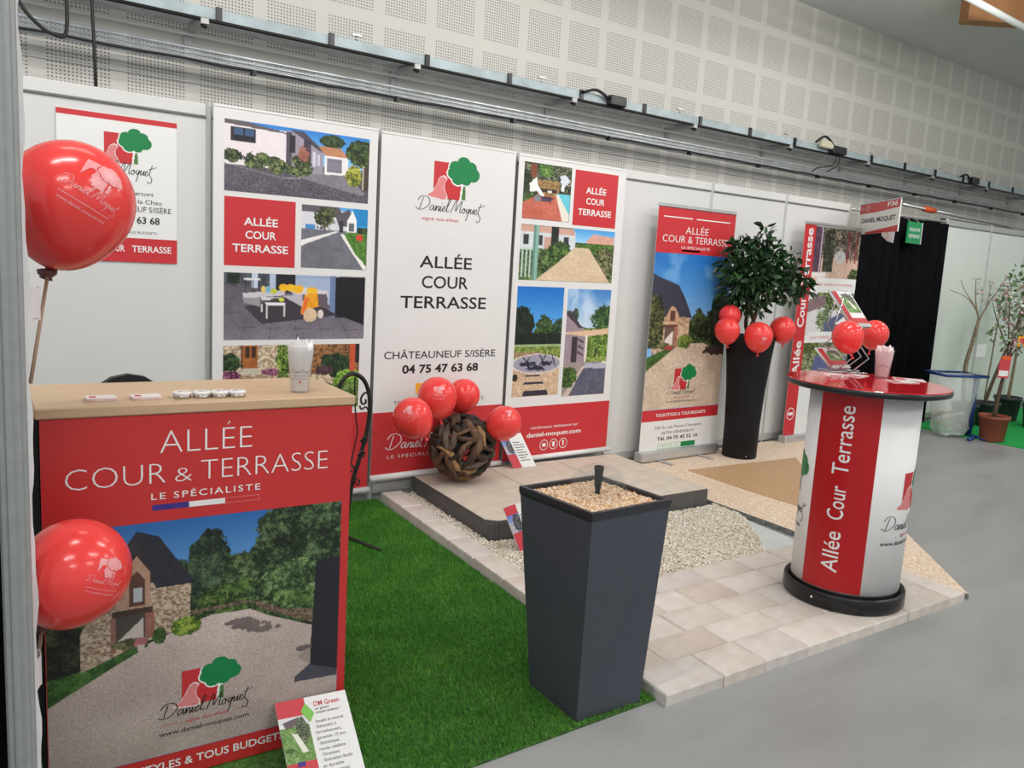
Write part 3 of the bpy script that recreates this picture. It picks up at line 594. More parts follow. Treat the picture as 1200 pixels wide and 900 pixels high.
def pic_pool(w_, h_):
    p = Pic(w_, h_, 25); p.leaf(p.R(0, 1, 0, .6), (22, 26, 18), (70, 80, 52), (150, 156, 120), 26); p.leaf(p.blob(.45, .1, .15, .12), (40, 70, 24), (90, 130, 50), (150, 180, 100), 30)
    p.fill(p.R(.13, .26, .02, .26), (120, 62, 36), 20); p.stone(p.R(.28, .74, .28, .56), (172, 140, 84), (112, 84, 52), 40); p.fill(p.R(.34, .7, .44, .5), (52, 36, 34), 14); p.fill(p.R(.5, .6, .46, .5), (220, 210, 205)); p.fill(p.R(.80, .86, .2, .45), (226, 226, 232), 10); p.fill(p.blob(.85, .25, .1, .1, .5, 20), (200, 206, 214), 20); p.leaf(p.R(0, .14, .15, .62), (14, 22, 12), (40, 54, 30), (70, 86, 52), 26)
    p.grit(p.P([(0,.72),(.25,.56),(.7,.56),(.86,1),(0,1)]), (186, 98, 78), 10); p.fill(p.P([(.7,.5),(1,.5),(1,1),(.86,1)]), (96, 190, 204), 10); p.fill(p.P([(.68,.52),(.74,.52),(1,.88),(1,1),(.85,1)]), (222, 214, 204)); p.fill(p.P([(.12,.38),(.26,.24),(.3,.4),(.26,.5),(.14,.52)]), (228, 224, 224)); p.fill(p.P([(.2,.42),(.3,.40),(.44,.56),(.4,.60)]), (240, 238, 240)); p.fill(p.R(.24, .36, .56, .68), (120, 124, 134), 14); p.fill(p.R(.38, .6, .58, .66), (66, 58, 80), 10); p.line((.36, .58), (.62, .60), .012, (40, 34, 40)); p.leaf(p.P([(0,.60),(.2,.52),(.26,.58),(0,.72)]), (30, 50, 20), (66, 94, 40), (100, 130, 62), 40); return p
def pic_beige_drive(w_, h_):
    p = Pic(w_, h_, 26); p.leaf(p.R(0, 1, .0, 1), (26, 42, 20), (74, 100, 52), (134, 154, 92), 34); p.grad(p.R(.54, 1, 0, .26), (70, 150, 215), (150, 200, 235), 0, .26)
    p.fill(p.R(0, .56, .08, .42), (200, 206, 210), 10); p.fill(p.P([(0,.0),(.54,.02),(.56,.14),(0,.12)]), (196, 156, 140), 10); p.fill(p.P([(.68,.22),(.76,.08),(1,.12),(1,.26),(.7,.3)]), (206, 158, 142), 12, 40)
    for x in (.03, .17, .44): p.fill(p.R(x, x+.05, .18, .36), (50, 52, 60), 8)
    p.fill(p.R(.24, .31, .2, .42), (190, 150, 136)); p.fill(p.R(.31, .38, .0, .5), (30, 36, 30), 10); p.leaf(p.blob(.4, .5, .12, .24, .4), (20, 36, 14), (60, 90, 36), (110, 140, 66), 40); p.leaf(p.R(.6, 1, .26, .46), (40, 70, 24), (76, 112, 42), (112, 146, 62), 50); p.leaf(p.blob(.9, .58, .12, .26, .4), (30, 40, 20), (96, 100, 62), (170, 160, 120), 40)
    p.grit(p.P([(.17,1),(.35,.72),(.56,.36),(.72,.36),(.80,.56),(.98,1)]), (206, 184, 154), 9); p.fill(p.R(.13, .185, .0, 1), (132, 172, 160), 5); p.fill(p.R(.13, .15, .0, 1), (96, 136, 126)); 
    for x in (.02, .06, .10): p.fill(p.R(x, x+.012, .45, .95), (178, 200, 190))
    p.fill(p.R(0, .13, .42, .45), (178, 200, 190)); return p
def pic_patio(w_, h_):
    p = Pic(w_, h_, 27); p.grad(p.R(0, 1, 0, .6), (22, 104, 190), (112, 184, 232), 0, .5)
    p.leaf(p.blob(.12, .36, .26, .18, .25), (8, 14, 10), (20, 32, 20), (44, 62, 38), 30); p.leaf(p.blob(.62, .40, .22, .14, .3), (18, 34, 14), (46, 74, 34), (90, 120, 66), 36); p.leaf(p.blob(.95, .40, .14, .12, .3), (18, 34, 20), (50, 78, 50), (90, 116, 80), 36); p.leaf(p.R(0, 1, .42, .535), (8, 14, 10), (18, 28, 18), (34, 48, 30), 30)
    p.leaf(p.R(0, 1, .525, .66), (66, 92, 34), (120, 140, 60), (170, 176, 96), 40); p.fill(p.R(0, 1, .525, .54), (150, 170, 120), 20); p.fill(p.R(0, .6, .59, .64), (156, 124, 100), 24)
    p.grit(p.R(0, 1, .65, 1), (196, 168, 140), 20); e = ((p.X-.5)/.52)**2+((p.Y-.70)/.085)**2; p.fill(e < 1.12, (214, 206, 202)); p.fill(e < .96, (150, 148, 164), 8); 
    for (x, y, r) in [(.3,.70,.16),(.48,.74,.2),(.7,.7,.14)]: p.fill(p.blob(x, y, r, .022, .6, 20), (40, 38, 54))
    for (x0, y0, x1, y1) in [(.2,.64,.34,.72),(.34,.64,.22,.72),(.55,.62,.68,.72),(.68,.62,.56,.72),(.42,.7,.66,.76),(.82,.62,.9,.72)]: p.line((x0, y0), (x1, y1), .006, (34, 32, 42))
    for (y, hh, x0, x1) in [(.80,.018,.24,.60),(.865,.026,.22,.68),(.945,.05,.22,.78)]: p.fill(p.P([(x0+.03,y),(x1-.03,y),(x1,y+hh),(x0,y+hh)]), (46, 44, 58), 4)
    p.fill(p.blob(.04, .82, .06, .03, .4), (40, 34, 32)); return p
def pic_carport(w_, h_):
    p = Pic(w_, h_, 28); p.grad(p.R(0, 1, 0, .6), (60, 122, 190), (186, 206, 224), 0, .4); cl = np.clip((p.noise(3, 4, 4)-.45)*2, 0, .7)[..., None]; p.I = p.I*(1-cl)+np.array((210, 222, 236))*cl
    p.leaf(p.blob(.85, .27, .28, .12, .4), (18, 38, 16), (56, 92, 46), (110, 144, 82), 34); p.leaf(p.blob(.2, .25, .08, .07, .4), (26, 40, 26), (60, 80, 56), (90, 110, 86), 34); p.leaf(p.R(.4, 1, .36, .7), (46, 74, 22), (104, 134, 52), (160, 182, 94), 30)
    p.fill(p.P([(0,.2),(.12,.24),(.4,.36),(.46,.4),(.46,.68),(0,.7)]), (148, 132, 142), 12); p.fill(p.P([(0,.2),(.1,.2),(.34,.34),(.46,.36),(.3,.36),(0,.24)]), (66, 56, 64)); p.fill(p.P([(0,.40),(.9,.37),(1,.36),(.98,.42),(.46,.44),(0,.415)]), (214, 180, 150), 8); p.fill(p.R(.15, .28, .44, .70), (58, 46, 54)); 
    for k in range(3): p.fill(p.P([(.30,.45+k*.06),(.44,.49+k*.06),(.44,.51+k*.06),(.30,.48+k*.06)]), (84, 70, 82))
    p.fill(p.R(.46, .52, .43, .68), (224, 214, 210)); p.fill(p.R(.70, .75, .55, .64), (60, 50, 40)); p.leaf(p.R(.5, 1, .64, .68), (80, 110, 40), (140, 160, 80), (180, 190, 110), 40)
    p.grit(p.R(0, 1, .68, 1), (150, 136, 132), 12); p.grit(p.P([(.16,1),(.36,.8),(.5,.7),(1,.68),(1,1)]), (86, 86, 104), 10); p.fill(p.P([(.45,.74),(.5,.70),(1,.69),(1,.75)]), (176, 172, 190), 6); p.fill(p.P([(.02,1),(.26,.84),(.44,.72),(.5,.72),(.36,.82),(.16,1)]), (196, 178, 170), 8); p.leaf(p.blob(.1, .82, .22, .1, .3), (26, 40, 14), (66, 96, 36), (110, 140, 66), 40); p.fill(p.R(.9, 1, .68, .70), (228, 222, 214)); return p
def pic_path_posts(w_, h_):
    p = Pic(w_, h_, 29); p.leaf(p.R(0, 1, 0, .7), (40, 30, 30), (100, 92, 76), (170, 160, 140), 30); p.grit(p.R(0, 1, .55, 1), (196, 166, 148), 10)
    for x in (.72, .80, .9): p.fill(p.R(x, x+.035, .02, .62), (134, 40, 54), 12)
    p.fill(p.R(0, .18, 0, .82), (84, 58, 76), 22, 12); p.fill(p.R(.13, .16, 0, .82), (196, 184, 200)); p.leaf(p.R(.2, .42, .05, .8), (16, 20, 14), (50, 54, 38), (100, 100, 74), 34); p.fill(p.blob(.58, .52, .12, .12, .3), (190, 186, 184), 24); p.leaf(p.blob(.93, .86, .12, .14, .4), (30, 44, 18), (80, 96, 48), (140, 146, 90), 40); p.fill(p.R(0, .3, .82, .9), (220, 214, 212)); return p
def pic_garden_wall(w_, h_):
    p = Pic(w_, h_, 30); p.fill(p.R(0, 1, 0, 1), (206, 204, 206), 10); p.leaf(p.blob(.6, .12, .5, .3, .5), (26, 36, 18), (86, 104, 56), (160, 170, 100), 30); p.fill(p.P([(0,.2),(.34,.04),(.4,.3),(0,.48)]), (126, 104, 108), 20); p.leaf(p.blob(.36, .62, .14, .3, .6), (50, 64, 40), (110, 130, 86), (170, 186, 140), 36); p.fill(p.P([(.36,.72),(.9,.36),(1,.5),(1,.9),(.4,.95)]), (82, 90, 118), 14); p.fill(p.P([(.62,.74),(.96,.46),(.96,.8)]), (226, 226, 230)); return p
def pic_blue_path(w_, h_):
    p = Pic(w_, h_, 31); p.leaf(p.R(0, 1, 0, 1), (50, 60, 36), (120, 124, 88), (186, 184, 150), 26); p.fill(p.P([(.2,1),(.26,.34),(.6,.28),(1,.4),(1,1)]), (86, 92, 132), 12); p.leaf(p.R(0, .3, .0, .26), (30, 40, 14), (90, 100, 44), (150, 150, 80), 26); return p
def pic_small_garden(w_, h_):
    p = Pic(w_, h_, 32); p.leaf(p.R(0, 1, 0, 1), (70, 104, 46), (112, 150, 80), (150, 180, 116), 30); p.fill(p.R(0, 1, 0, .22), (206, 206, 212), 20); p.fill(p.P([(.12,.1),(.7,.02),(.7,.2),(.2,.24)]), (96, 84, 88), 14); p.leaf(p.blob(.75, .34, .22, .28, .4), (30, 38, 24), (84, 96, 70), (140, 150, 120), 30); p.fill(p.P([(.35,.35),(.55,.4),(.8,.8),(.6,.8)]), (214, 214, 200), 10); p.fill(p.blob(.2, .72, .16, .05, .4), (60, 90, 46)); return p
def pic_leaflet_path(w_, h_):
    p = Pic(w_, h_, 33); p.grad(p.R(0, 1, 0, 1), (96, 120, 190), (130, 150, 200), 0, .4); p.fill(p.R(0, .5, .4, 1), (170, 166, 176), 24); p.leaf(p.blob(.7, .5, .4, .5, .4), (26, 26, 28), (70, 70, 76), (150, 150, 156), 20); return p

# ------------------------------------------------------------------ frames
class Fr:
    def __init__(s, O, ux, uy): s.O = Vector(O); s.ux = Vector(ux).normalized(); s.uy = Vector(uy).normalized(); s.n = s.ux.cross(s.uy)
    def __call__(s, u, v, e=0.0): p = s.O+s.ux*u+s.uy*v+s.n*e; return (p.x, p.y, p.z)
def slab(mb, fr, x0, x1, y0, y1, e0, e1, m):        # box between two offsets along the frame normal
    P = [fr(a, b, c) for c in (e0, e1) for (a, b) in ((x0, y0), (x1, y0), (x1, y1), (x0, y1))]
    mb.add(P, [(3,2,1,0),(4,5,6,7),(0,1,5,4),(1,2,6,5),(2,3,7,6),(3,0,4,7)], m)
def wallfr(y): return Fr((0, y, 0), (1, 0, 0), (0, 0, 1))

# ------------------------------------------------------------------ the hall
HX0, HX1, HY0, HY1, HZ = -5.0, 13.6, -11.0, 1.30, 4.78
b = MB(); b.box(((HX0+HX1)/2, (HY0+HY1)/2, -.05), (HX1-HX0, HY1-HY0, .1), 'concrete'); struct(b.build('floor'))
b = MB(); b.box(((HX0+HX1)/2, HY1+.05, HZ/2), (HX1-HX0, .1, HZ), 'perforated_board'); struct(b.build('wall_back'))
b = MB(); b.box((HX1+.05, (HY0+HY1)/2, HZ/2), (.1, HY1-HY0, HZ), 'panel_white'); struct(b.build('wall_right'))
b = MB(); b.box(((HX0+HX1)/2, (HY0+HY1)/2, HZ+.05), (HX1-HX0, HY1-HY0, .1), 'panel_white'); struct(b.build('ceiling'))
for (x, y, ti) in LAMPS:       # tilted towards the wall like their light
    t = thing('ceiling_lamp', (x, y, 4.31), 'long white lamp hung under the hall ceiling', 'lamp', 'linear lamps under the hall ceiling')
    Rm = Matrix.Rotation(ti, 3, 'X'); b = MB(); c_ = Vector((x, y, 4.30))+Rm @ Vector((0, 0, .055)); b.box(c_, (1.56, .26, .08), 'lamp_body', M=Rm); b.build('housing', t)
    c_ = Vector((x, y, 4.30))+Rm @ Vector((0, 0, .009)); b = MB(); b.box(c_, (1.48, .2, .010), 'lamp_glow', M=Rm); b.build('diffuser', t)
    for d in (-.6, .6): b = MB(); b.tube([(x+d, y, 4.36), (x+d, y, 4.78)], .006, 'steel', 6); b.build('hanger', t)

# cable trays and pipes along the hall wall
t = thing('cable_tray', (4, .95, 3.10), 'upper pale galvanised cable tray with black clamps along the hall wall', 'cable tray')
b = MB(); b.box((5.6, .945, 3.146), (15.6, .008, .076), 'galv_light'); b.box((5.6, 1.07, 3.112), (15.6, .25, .008), 'galv'); b.box((5.6, 1.195, 3.146), (15.6, .008, .076), 'galv'); b.build('channel', t)
b = MB(); b.tube([(-2.2, .925, 3.098), (13.4, .925, 3.098)], .013, 'black_iron', 8); b.build('edge_cable', t)
for i in range(19):
    x = -.45+.80*i
    b = MB(); b.box((x, .934, 3.150), (.038, .02, .088), 'black_plastic'); b.build('clamp', t)
for i in range(9):
    x = .25+1.6*i
    b = MB(); b.box((x, 1.1, 3.085), (.05, .40, .035), 'alu_dull'); b.box((x, 1.285, 3.0), (.05, .03, .18), 'alu_dull'); b.tube([(x, .96, 3.075), (x, .9, 3.05)], .016, 'black_iron', 6); b.build('bracket', t)
for i in range(6):
    x = 1.35+1.75*i
    b = MB(); b.tube([(x, .945, 3.18), (x, .945, 3.215)], .008, 'galv', 6); b.box((x, .945, 3.22), (.07, .03, .012), 'galv'); b.build('hanger_clip', t)
t = thing('wire_basket_tray', (4, 1.05, 2.87), 'lower galvanised wire basket tray with black cable beneath it', 'cable tray')
b = MB()
for (y, z, r) in [(1.04, 2.93, .012), (1.04, 2.905, .004), (1.04, 2.88, .004), (1.04, 2.868, .006), (1.12, 2.862, .004), (1.20, 2.868, .006), (1.20, 2.93, .010)]: b.tube([(-2.2, y, z), (13.4, y, z)], r, 'galv', 6)
for i in range(300):
    x = -2.1+i*.0515; b.tube([(x, 1.04, 2.93), (x, 1.04, 2.868), (x, 1.20, 2.868), (x, 1.20, 2.93)], .0022, 'galv', 4, caps=False)
b.build('wire_mesh', t)
b = MB(); b.box((5.6, 1.12, 2.874), (15.6, .13, .006), 'galv'); b.build('tray_shade_plate', t)  # solid plate added inside the mesh tray to cast shade on the wall
b = MB(); pts = [(-2.2+i*.26, 1.03+.005*math.sin(i*1.7), 2.852+.006*math.sin(i*2.3)) for i in range(61)]; b.tube(pts, .009, 'cable_black', 6); b.build('cable', t)
for i in range(12):
    x = .62+1.13*i; b = MB(); b.box((x, 1.03, 2.84), (.03, .05, .035), 'black_plastic'); b.tube([(x, 1.03, 2.85), (x-.03, .99, 2.82)], .009, 'black_plastic', 6); b.build('clip', t)
b = MB(); b.tube([(-2.2, 1.22, 3.055), (13.4, 1.22, 3.055)], .011, 'ink_white', 8); tag(b.build('glare_streak', None, (5.6, 1.22, 3.055)), 'thin white line added as a streak of glare between the two cable trays', 'glare_streak')  # white tube painted in for the light streak on the wall
b = MB(); b.tube([(-2.2, 1.285, 2.748), (1, 1.285, 2.757), (4.5, 1.285, 2.75), (13.4, 1.285, 2.74)], .005, 'ink_white', 6); tag(b.build('white_cable', None, (5.6, 1.285, 2.75)), 'thin white cable on the perforated wall just above the partitions', 'cable')
b = MB(); b.tube(catmull([(-.92, .9, 3.25), (-.80, .9, 2.97), (-.70, .9, 2.86), (-.62, .9, 2.825), (-.565, .9, 2.84), (-.555, .9, 3.0), (-.57, .9, 3.3)], 8), .011, 'cable_black', 8); tag(b.build('hanging_cable', None, (-.65, .9, 2.83)), 'black cable hanging in a loop from the tray at the upper left', 'cable')
b = MB(); b.tube([(-.42, .9, 3.3), (-.418, .9, 3.0), (-.41, .9, 2.8), (-.405, .86, 2.3)], .010, 'cable_black', 8); tag(b.build('hanging_cable', None, (-.41, .9, 2.6)), 'straight black cable dropping behind the partition beside the looped one', 'cable')
for (x, lab, nm) in [(3.95, 'black plug box with short cables on the upper tray, left one', 0), (7.55, 'cream junction box with black cable loop on the upper tray', 1), (11.0, 'dark plug box at the far right end of the upper tray', 0)]:
    t = thing('junction_box', (x, .92, 3.12), lab, 'box')
    b = MB(); b.bbox((x, .895, 3.15), (.20 if nm == 0 else .28, .07, .09), 'black_plastic' if nm == 0 else 'black_matte', .01); b.build('box_body', t)
    if nm: b = MB(); b.bbox((x-.22, .90, 3.19), (.28, .06, .09), 'cream_plastic', .012); b.build('cover', t)
    b = MB(); b.tube(catmull([(x-.1, .9, 3.16), (x-.25, .9, 3.21), (x-.4, .9, 3.17)] if nm == 0 else [(x-.1, .88, 3.18), (x-.3, .88, 3.27), (x-.45, .9, 3.19)], 6), .014, 'cable_black', 6)
    if nm: b.tube(catmull([(x, .9, 3.1), (x-.06, .9, 2.98), (x-.3, .95, 2.92), (x-.34, .98, 2.87)], 6), .007, 'cable_black', 6); b.tube(catmull([(x+.06, .9, 3.1), (x+.02, .9, 2.98), (x-.1, .95, 2.9)], 6), .007, 'cable_black', 6)
    b.build('cable', t)
t = thing('curtain_pipe', (9.6, .3, 2.55), 'pale horizontal pipe above the black curtain with an orange sleeve', 'pipe')
b = MB(); b.tube([(8.05, .3, 2.563), (11.6, .3, 2.49)], .018, 'alu_bright', 10); b.build('pipe', t)
b = MB(); b.tube([(8.55, .3, 2.553), (8.80, .3, 2.549)], .034, 'orange_plastic', 10); b.build('sleeve', t)
b = MB(); b.box((10.0, .3, 2.515-.06), (1.9, .08, .045), 'black_plastic'); [b.box((xx, .80, 2.455), (.04, 1.0, .03), 'black_plastic') for xx in (9.3, 10.7)]; tag(b.build('black_rail', None, (10, .3, 2.45)), 'black rail under the pale pipe above the right-hand partitions', 'rail')
# laminated beam under the ceiling, upper right
b = MB(); b.box((9.45, -2.35, 4.625), (3.9, .17, .32), 'wood_beam', rz=math.atan2(-.62, .78)) if False else None
b.box((0, 0, 0), (4.2, .18, .30), 'wood_beam', rz=math.atan2(-.37, .52)); b.v = [(x+7.96+2.1*.815, y-.17-2.1*.58, z+4.63) for x, y, z in b.v]
tag(b.build('wooden_beam', None, (9.6, -1.4, 4.63)), 'brown laminated timber beam under the ceiling at the upper right', 'beam')
b = MB(); b.tube([(6.6, -.66, 4.43), (9.6, -.70, 4.36)], .035, 'beam_pipe', 10); tag(b.build('ceiling_pipe', None, (7.9, -.7, 4.4)), 'pale pipe crossing in front of the timber beam', 'pipe')

# ------------------------------------------------------------------ partition wall of white panels in aluminium frames
PW = 1.08
PX = {k: k*PW for k in range(-1, 7)}
pan = [(PX[-1], PX[0], 'white partition panel at the left end carrying the small paper poster'), (PX[0], PX[1], 'white partition panel hidden behind the hanging photo print near the counter'),
       (PX[1], PX[2], 'white partition panel hidden behind the middle hanging print'), (PX[2], PX[3], 'white partition panel hidden behind the right hanging print'),
       (PX[3], PX[4], 'white partition panel behind the roll-up banner with the house'), (PX[4], PX[5], 'white partition panel behind the tall black vase'),
       (PX[5], PX[6], 'white partition panel behind the far roll-up with vertical lettering'), (8.56, 9.71, 'white partition panel right of the black curtain'), (9.71, 10.75, 'rightmost white partition panel behind the potted trees'), (10.75, 11.8, 'white partition panel beyond the frame on the far right')]
for (x0, x1, lab) in pan:
    t = thing('partition_panel', ((x0+x1)/2, 0, 0), lab, 'panel')
    b = MB(); b.box(((x0+x1)/2, .012, 1.22), (x1-x0-.03, .018, 2.28), 'panel_pale' if x0 > 8 else 'panel_white'); b.build('board', t)
    b = MB(); b.bbox(((x0+x1)/2, .012, 2.393), (x1-x0-.036, .034, .068), 'alu_dull' if x0 > 8 else 'panel_white', .004); b.box(((x0+x1)/2, .0005, 2.352), (x1-x0-.036, .012, .006), 'ink_grey'); b.build('top_rail', t)
    b = MB(); b.bbox(((x0+x1)/2, .012, .075), (x1-x0-.036, .034, .07), 'alu_dull', .004); b.build('bottom_rail', t)
postn = ['left end behind the red balloon', 'between the paper poster and the hanging photo print', 'between the left and middle hanging prints', 'between the middle and right hanging prints', 'at the right edge of the right hanging print',
         'behind the roll-up with the house', 'behind the ficus in the tall vase', 'at the left edge of the black curtain', 'at the right edge of the black curtain', 'second one right of the black curtain', 'third one right of the black curtain']
for x, s_ in zip([PX[-1], PX[0], PX[1], PX[2], PX[3], PX[4], PX[5], PX[6], 8.56, 9.71, 10.75], postn):
    b = MB(); b.prism([(x+.021*math.cos(PI/8+k*PI/4), .012+.021*math.sin(PI/8+k*PI/4)) for k in range(8)], 0, 2.435, 'alu_dull')
    tag(b.build('partition_post', None, (x, .012, 0)), 'aluminium partition post '+s_, 'post')

# paper poster on the left panel
fr = wallfr(-.004)
t = thing('wall_poster', (-.47, -.004, 1.53), 'small paper poster with red bars on the left panel behind the balloon', 'poster')
b = MB(); slab(b, fr, -.766, -.176, 1.534, 2.300, -.0015, 0, 'sheet_gloss'); t = b.build('sheet', t)
b = MB(); rect(b, fr, -.766, -.176, 2.270, 2.298, 'red_print'); b.build('red_bar', t); b = MB(); rect(b, fr, -.766, -.176, 1.534, 1.664, 'red_print'); b.build('red_bar', t)
b = MB(); logo(b, fr, -.545, 2.054, .155); b.build('logo', t)
b = MB(); signature(b, fr, -.665, 2.0, .372, 'ink_black', 1.0)
for txt, z, h, wd, bo, m in [('Espace Vercors', 1.893, .022, .225, 0, 'ink_black'), ('Rue de la Chau', 1.850, .022, .25, 0, 'ink_black'), ('CHÂTEAUNEUF S/ISÈRE', 1.806, .028, .40, 0, 'ink_black'), ('04 75 47 63 68', 1.744, .036, .32, .02, 'ink_black'), ('TOUS STYLES & TOUS BUDGETS', 1.688, .013, .34, 0, 'ink_grey')]:
    xr = {'E': -.300, 'R': -.258, 'C': -.207, '0': -.268, 'T': -.283}[txt[0]]; write(b, fr, txt, xr, z, wd, h, m, 'R', bo)
write(b, fr, 'TERRASSE', -.207, 1.590, .205, .034, 'ink_white', 'R', .015); write(b, fr, 'COUR', -.448, 1.590, .10, .034, 'ink_white', 'R', .015); write(b, fr, 'ALLÉE', -.585, 1.590, .115, .034, 'ink_white', 'R', .015); b.build('lettering', t)

# three hanging prints
def banner(name, x0, x1, z0, z1, y, lab, xb0, xb1, zb, red_z):
    t = thing(name, ((x0+x1)/2, y, z0), lab, 'banner')
    fr = wallfr(y); n = 24; b = MB()
    b.add([fr(x0, z0, -.003), fr(x1, z0, -.003), fr(x1, z1, -.003), fr(x0, z1, -.003), fr(x0, z0), fr(x1, z0), fr(x1, z1), fr(x0, z1)], [(3,2,1,0),(4,5,6,7),(0,1,5,4),(1,2,6,5),(2,3,7,6),(3,0,4,7)], 'sheet_white'); sh = b.build('sheet', t)
    b = MB(); rect(b, fr, x0, x1, z0, red_z, 'red_print', .0005); b.build('red_band', sh)
    b = MB(); b.tube([(xb0, y-.012, zb), (xb1, y-.012, zb)], .021, 'sheet_gloss', 12); b.build('bottom_bar', t)
    b = MB(); b.box(((x0+x1)/2, y+.002, z1+.004), (x1-x0, .012, .012), 'sheet_gloss'); b.build('top_bar', t)
    return sh, fr
t, fr = banner('hanging_banner', .010, 1.036, .105, 2.421, -.045, 'tall hanging print with four house photos and a red square, behind the counter', -.0, 1.04, .09, .618)
for (n_, X0, X1, Z0, Z1, fn, rw, rh) in [('photo_print', .071, .977, 1.962, 2.358, pic_white_house, 175, 92), ('photo_print', .538, .980, 1.545, 1.924, pic_curve_road, 84, 82), ('photo_print', .073, .976, 1.105, 1.500, pic_lounge, 175, 90), ('photo_print', .071, .950, .660, 1.072, pic_cottage, 165, 80)]: lay_photo(n_, t, fr, X0, X1, Z0, Z1, fn(rw, rh))
b = MB(); rect(b, fr, .072, .499, 1.540, 1.932, 'red_print', .0007); b.build('red_square', t)
b = MB(); write(b, fr, 'ALLÉE', .288, 1.776, .205, .044, 'ink_white', 'C', .015, e=.0016); write(b, fr, 'COUR', .288, 1.700, .185, .044, 'ink_white', 'C', .015, e=.0016); write(b, fr, 'TERRASSE', .288, 1.622, .335, .044, 'ink_white', 'C', .015, e=.0016); b.build('lettering', t)
t, fr = banner('hanging_banner', 1.058, 2.125, .180, 2.412, -.050, 'middle hanging print with the square tree emblem and black lettering', 1.05, 2.13, .163, .606)
b = MB(); logo(b, fr, 1.452, 2.045, .24); b.build('logo', t)
b = MB(); signature(b, fr, 1.318, 1.958, .545, 'ink_black', 1.0, hk=.92); write(b, fr, 'signe vos allées', 1.375, 1.896, .29, .022, 'ink_red')
for txt, x, z, wd, h, bo in [('ALLÉE', 1.582, 1.581, .422, .078, .010), ('COUR', 1.581, 1.445, .375, .080, .010), ('TERRASSE', 1.583, 1.308, .696, .080, .010), ('CHÂTEAUNEUF S/ISÈRE', 1.582, .966, .907, .049, .004), ('04 75 47 63 68', 1.580, .866, .622, .056, .030)]: write(b, fr, txt, x, z, wd, h, 'ink_black', 'C', bo)
write(b, fr, 'TOUS STYLES & TOUS BUDGETS', 1.582, .652, .74, .026, 'ink_grey', 'C'); rect(b, fr, 1.380, 1.445, .723, .795, 'ink_yellow'); rect(b, fr, 1.45, 1.54, .723, .795, 'ink_lime')
signature(b, fr, 1.154, .345, .62, 'ink_white', 1.0, hk=.95); write(b, fr, 'LE SPÉCIALISTE', 1.178, .284, .42, .022, 'ink_white', space=1.3); b.build('lettering', t)
t, fr = banner('hanging_banner', 2.155, 3.222, .165, 2.406, -.050, 'right hanging print with four garden photos, standing over the raised slabs', 2.39, 3.25, .168, .572)
for (X0, X1, Z0, Z1, fn, rw, rh) in [(2.206, 2.656, 1.967, 2.367, pic_pool, 66, 80), (2.207, 3.143, 1.524, 1.927, pic_beige_drive, 130, 84), (2.208, 2.657, .650, 1.478, pic_patio, 66, 140), (2.697, 3.150, .632, 1.471, pic_carport, 62, 138)]: lay_photo('photo_print', t, fr, X0, X1, Z0, Z1, fn(rw, rh))
b = MB(); rect(b, fr, 2.690, 3.137, 1.952, 2.362, 'red_print', .0007); b.build('red_square', t)
b = MB(); write(b, fr, 'ALLÉE', 2.912, 2.198, .21, .046, 'ink_white', 'C', .015, e=.0016); write(b, fr, 'COUR', 2.912, 2.118, .19, .046, 'ink_white', 'C', .015, e=.0016); write(b, fr, 'TERRASSE', 2.912, 2.034, .345, .046, 'ink_white', 'C', .015, e=.0016)
write(b, fr, 'nombreuses réalisations sur', 2.413, .392, .48, .022, 'ink_white'); write(b, fr, 'daniel-moquet.com', 2.376, .330, .55, .034, 'ink_white', bold=.02)
for i in range(3): ring(b, fr, 2.552+i*.098, .258, .042, .005, 'ink_white')
rect(b, fr, 2.535, 2.570, .245, .272, 'ink_white', .0012); poly(b, fr, [(2.638,.24),(2.66,.235),(2.664,.28),(2.636,.276)], 'ink_white', .0012); poly(b, fr, [(2.742,.236),(2.752,.236),(2.756,.282),(2.738,.282)], 'ink_white', .0012); b.build('lettering', t)

# roll-up banner with the stone house
def rollup_base(t, x0, x1, y, z, z1):
    b = MB(); b.bbox(((x0+x1)/2, y, z+.05), (x1-x0+.02, .10, .085), 'alu', .012); b.build('cassette', t)
    for d in (.22, .74):
        b = MB(); xx = x0+(x1-x0)*d; b.box((xx, y-.10, z+.008), (.035, .20, .012), 'alu_dull'); b.build('foot', t)
    b = MB(); b.bbox(((x0+x1)/2, y+.002, z1+.012), (x1-x0+.005, .022, .028), 'alu', .005); b.build('top_rail', t)
    b = MB(); b.tube([((x0+x1)/2, y+.02, z+.09), ((x0+x1)/2, y+.02, z1)], .010, 'alu', 8); b.build('support_pole', t)
ZR = .032
t = thing('rollup_banner', (4.02, -.13, ZR), 'roll-up banner with red head and stone house photo beside the tall vase', 'banner')
fr = wallfr(-.13); X0, X1 = 3.532, 4.512
b = MB(); slab(b, fr, X0, X1, .10, 2.165, -.002, 0, 'sheet_gloss'); sh = b.build('sheet', t); rollup_base(t, X0, X1, -.13, ZR, 2.165); t = sh
b = MB(); rect(b, fr, X0, X1, 1.795, 2.165, 'red_print'); b.build('red_band', t); b = MB(); rect(b, fr, X0, X1, .378, .476, 'red_print'); b.build('red_band', t)
lay_photo('photo_print', t, fr, X0, X1, .476, 1.795, pic_courtyard_tall(112, 180))
b = MB(); logo(b, fr, 3.890, .640, .185); b.build('logo', t)
b = MB(); rect(b, fr, 3.60, 3.95, 2.084, 2.093, 'ink_white', .0012); rect(b, fr, 4.0, 4.44, 2.084, 2.093, 'ink_white', .0012); write(b, fr, 'ALLÉE', 4.02, 1.962, .29, .056, 'ink_white', 'C', -.006); write(b, fr, 'COUR & TERRASSE', 4.02, 1.886, .83, .056, 'ink_white', 'C', -.006); write(b, fr, 'LE SPÉCIALISTE', 4.02, 1.838, .36, .020, 'ink_white', 'C')
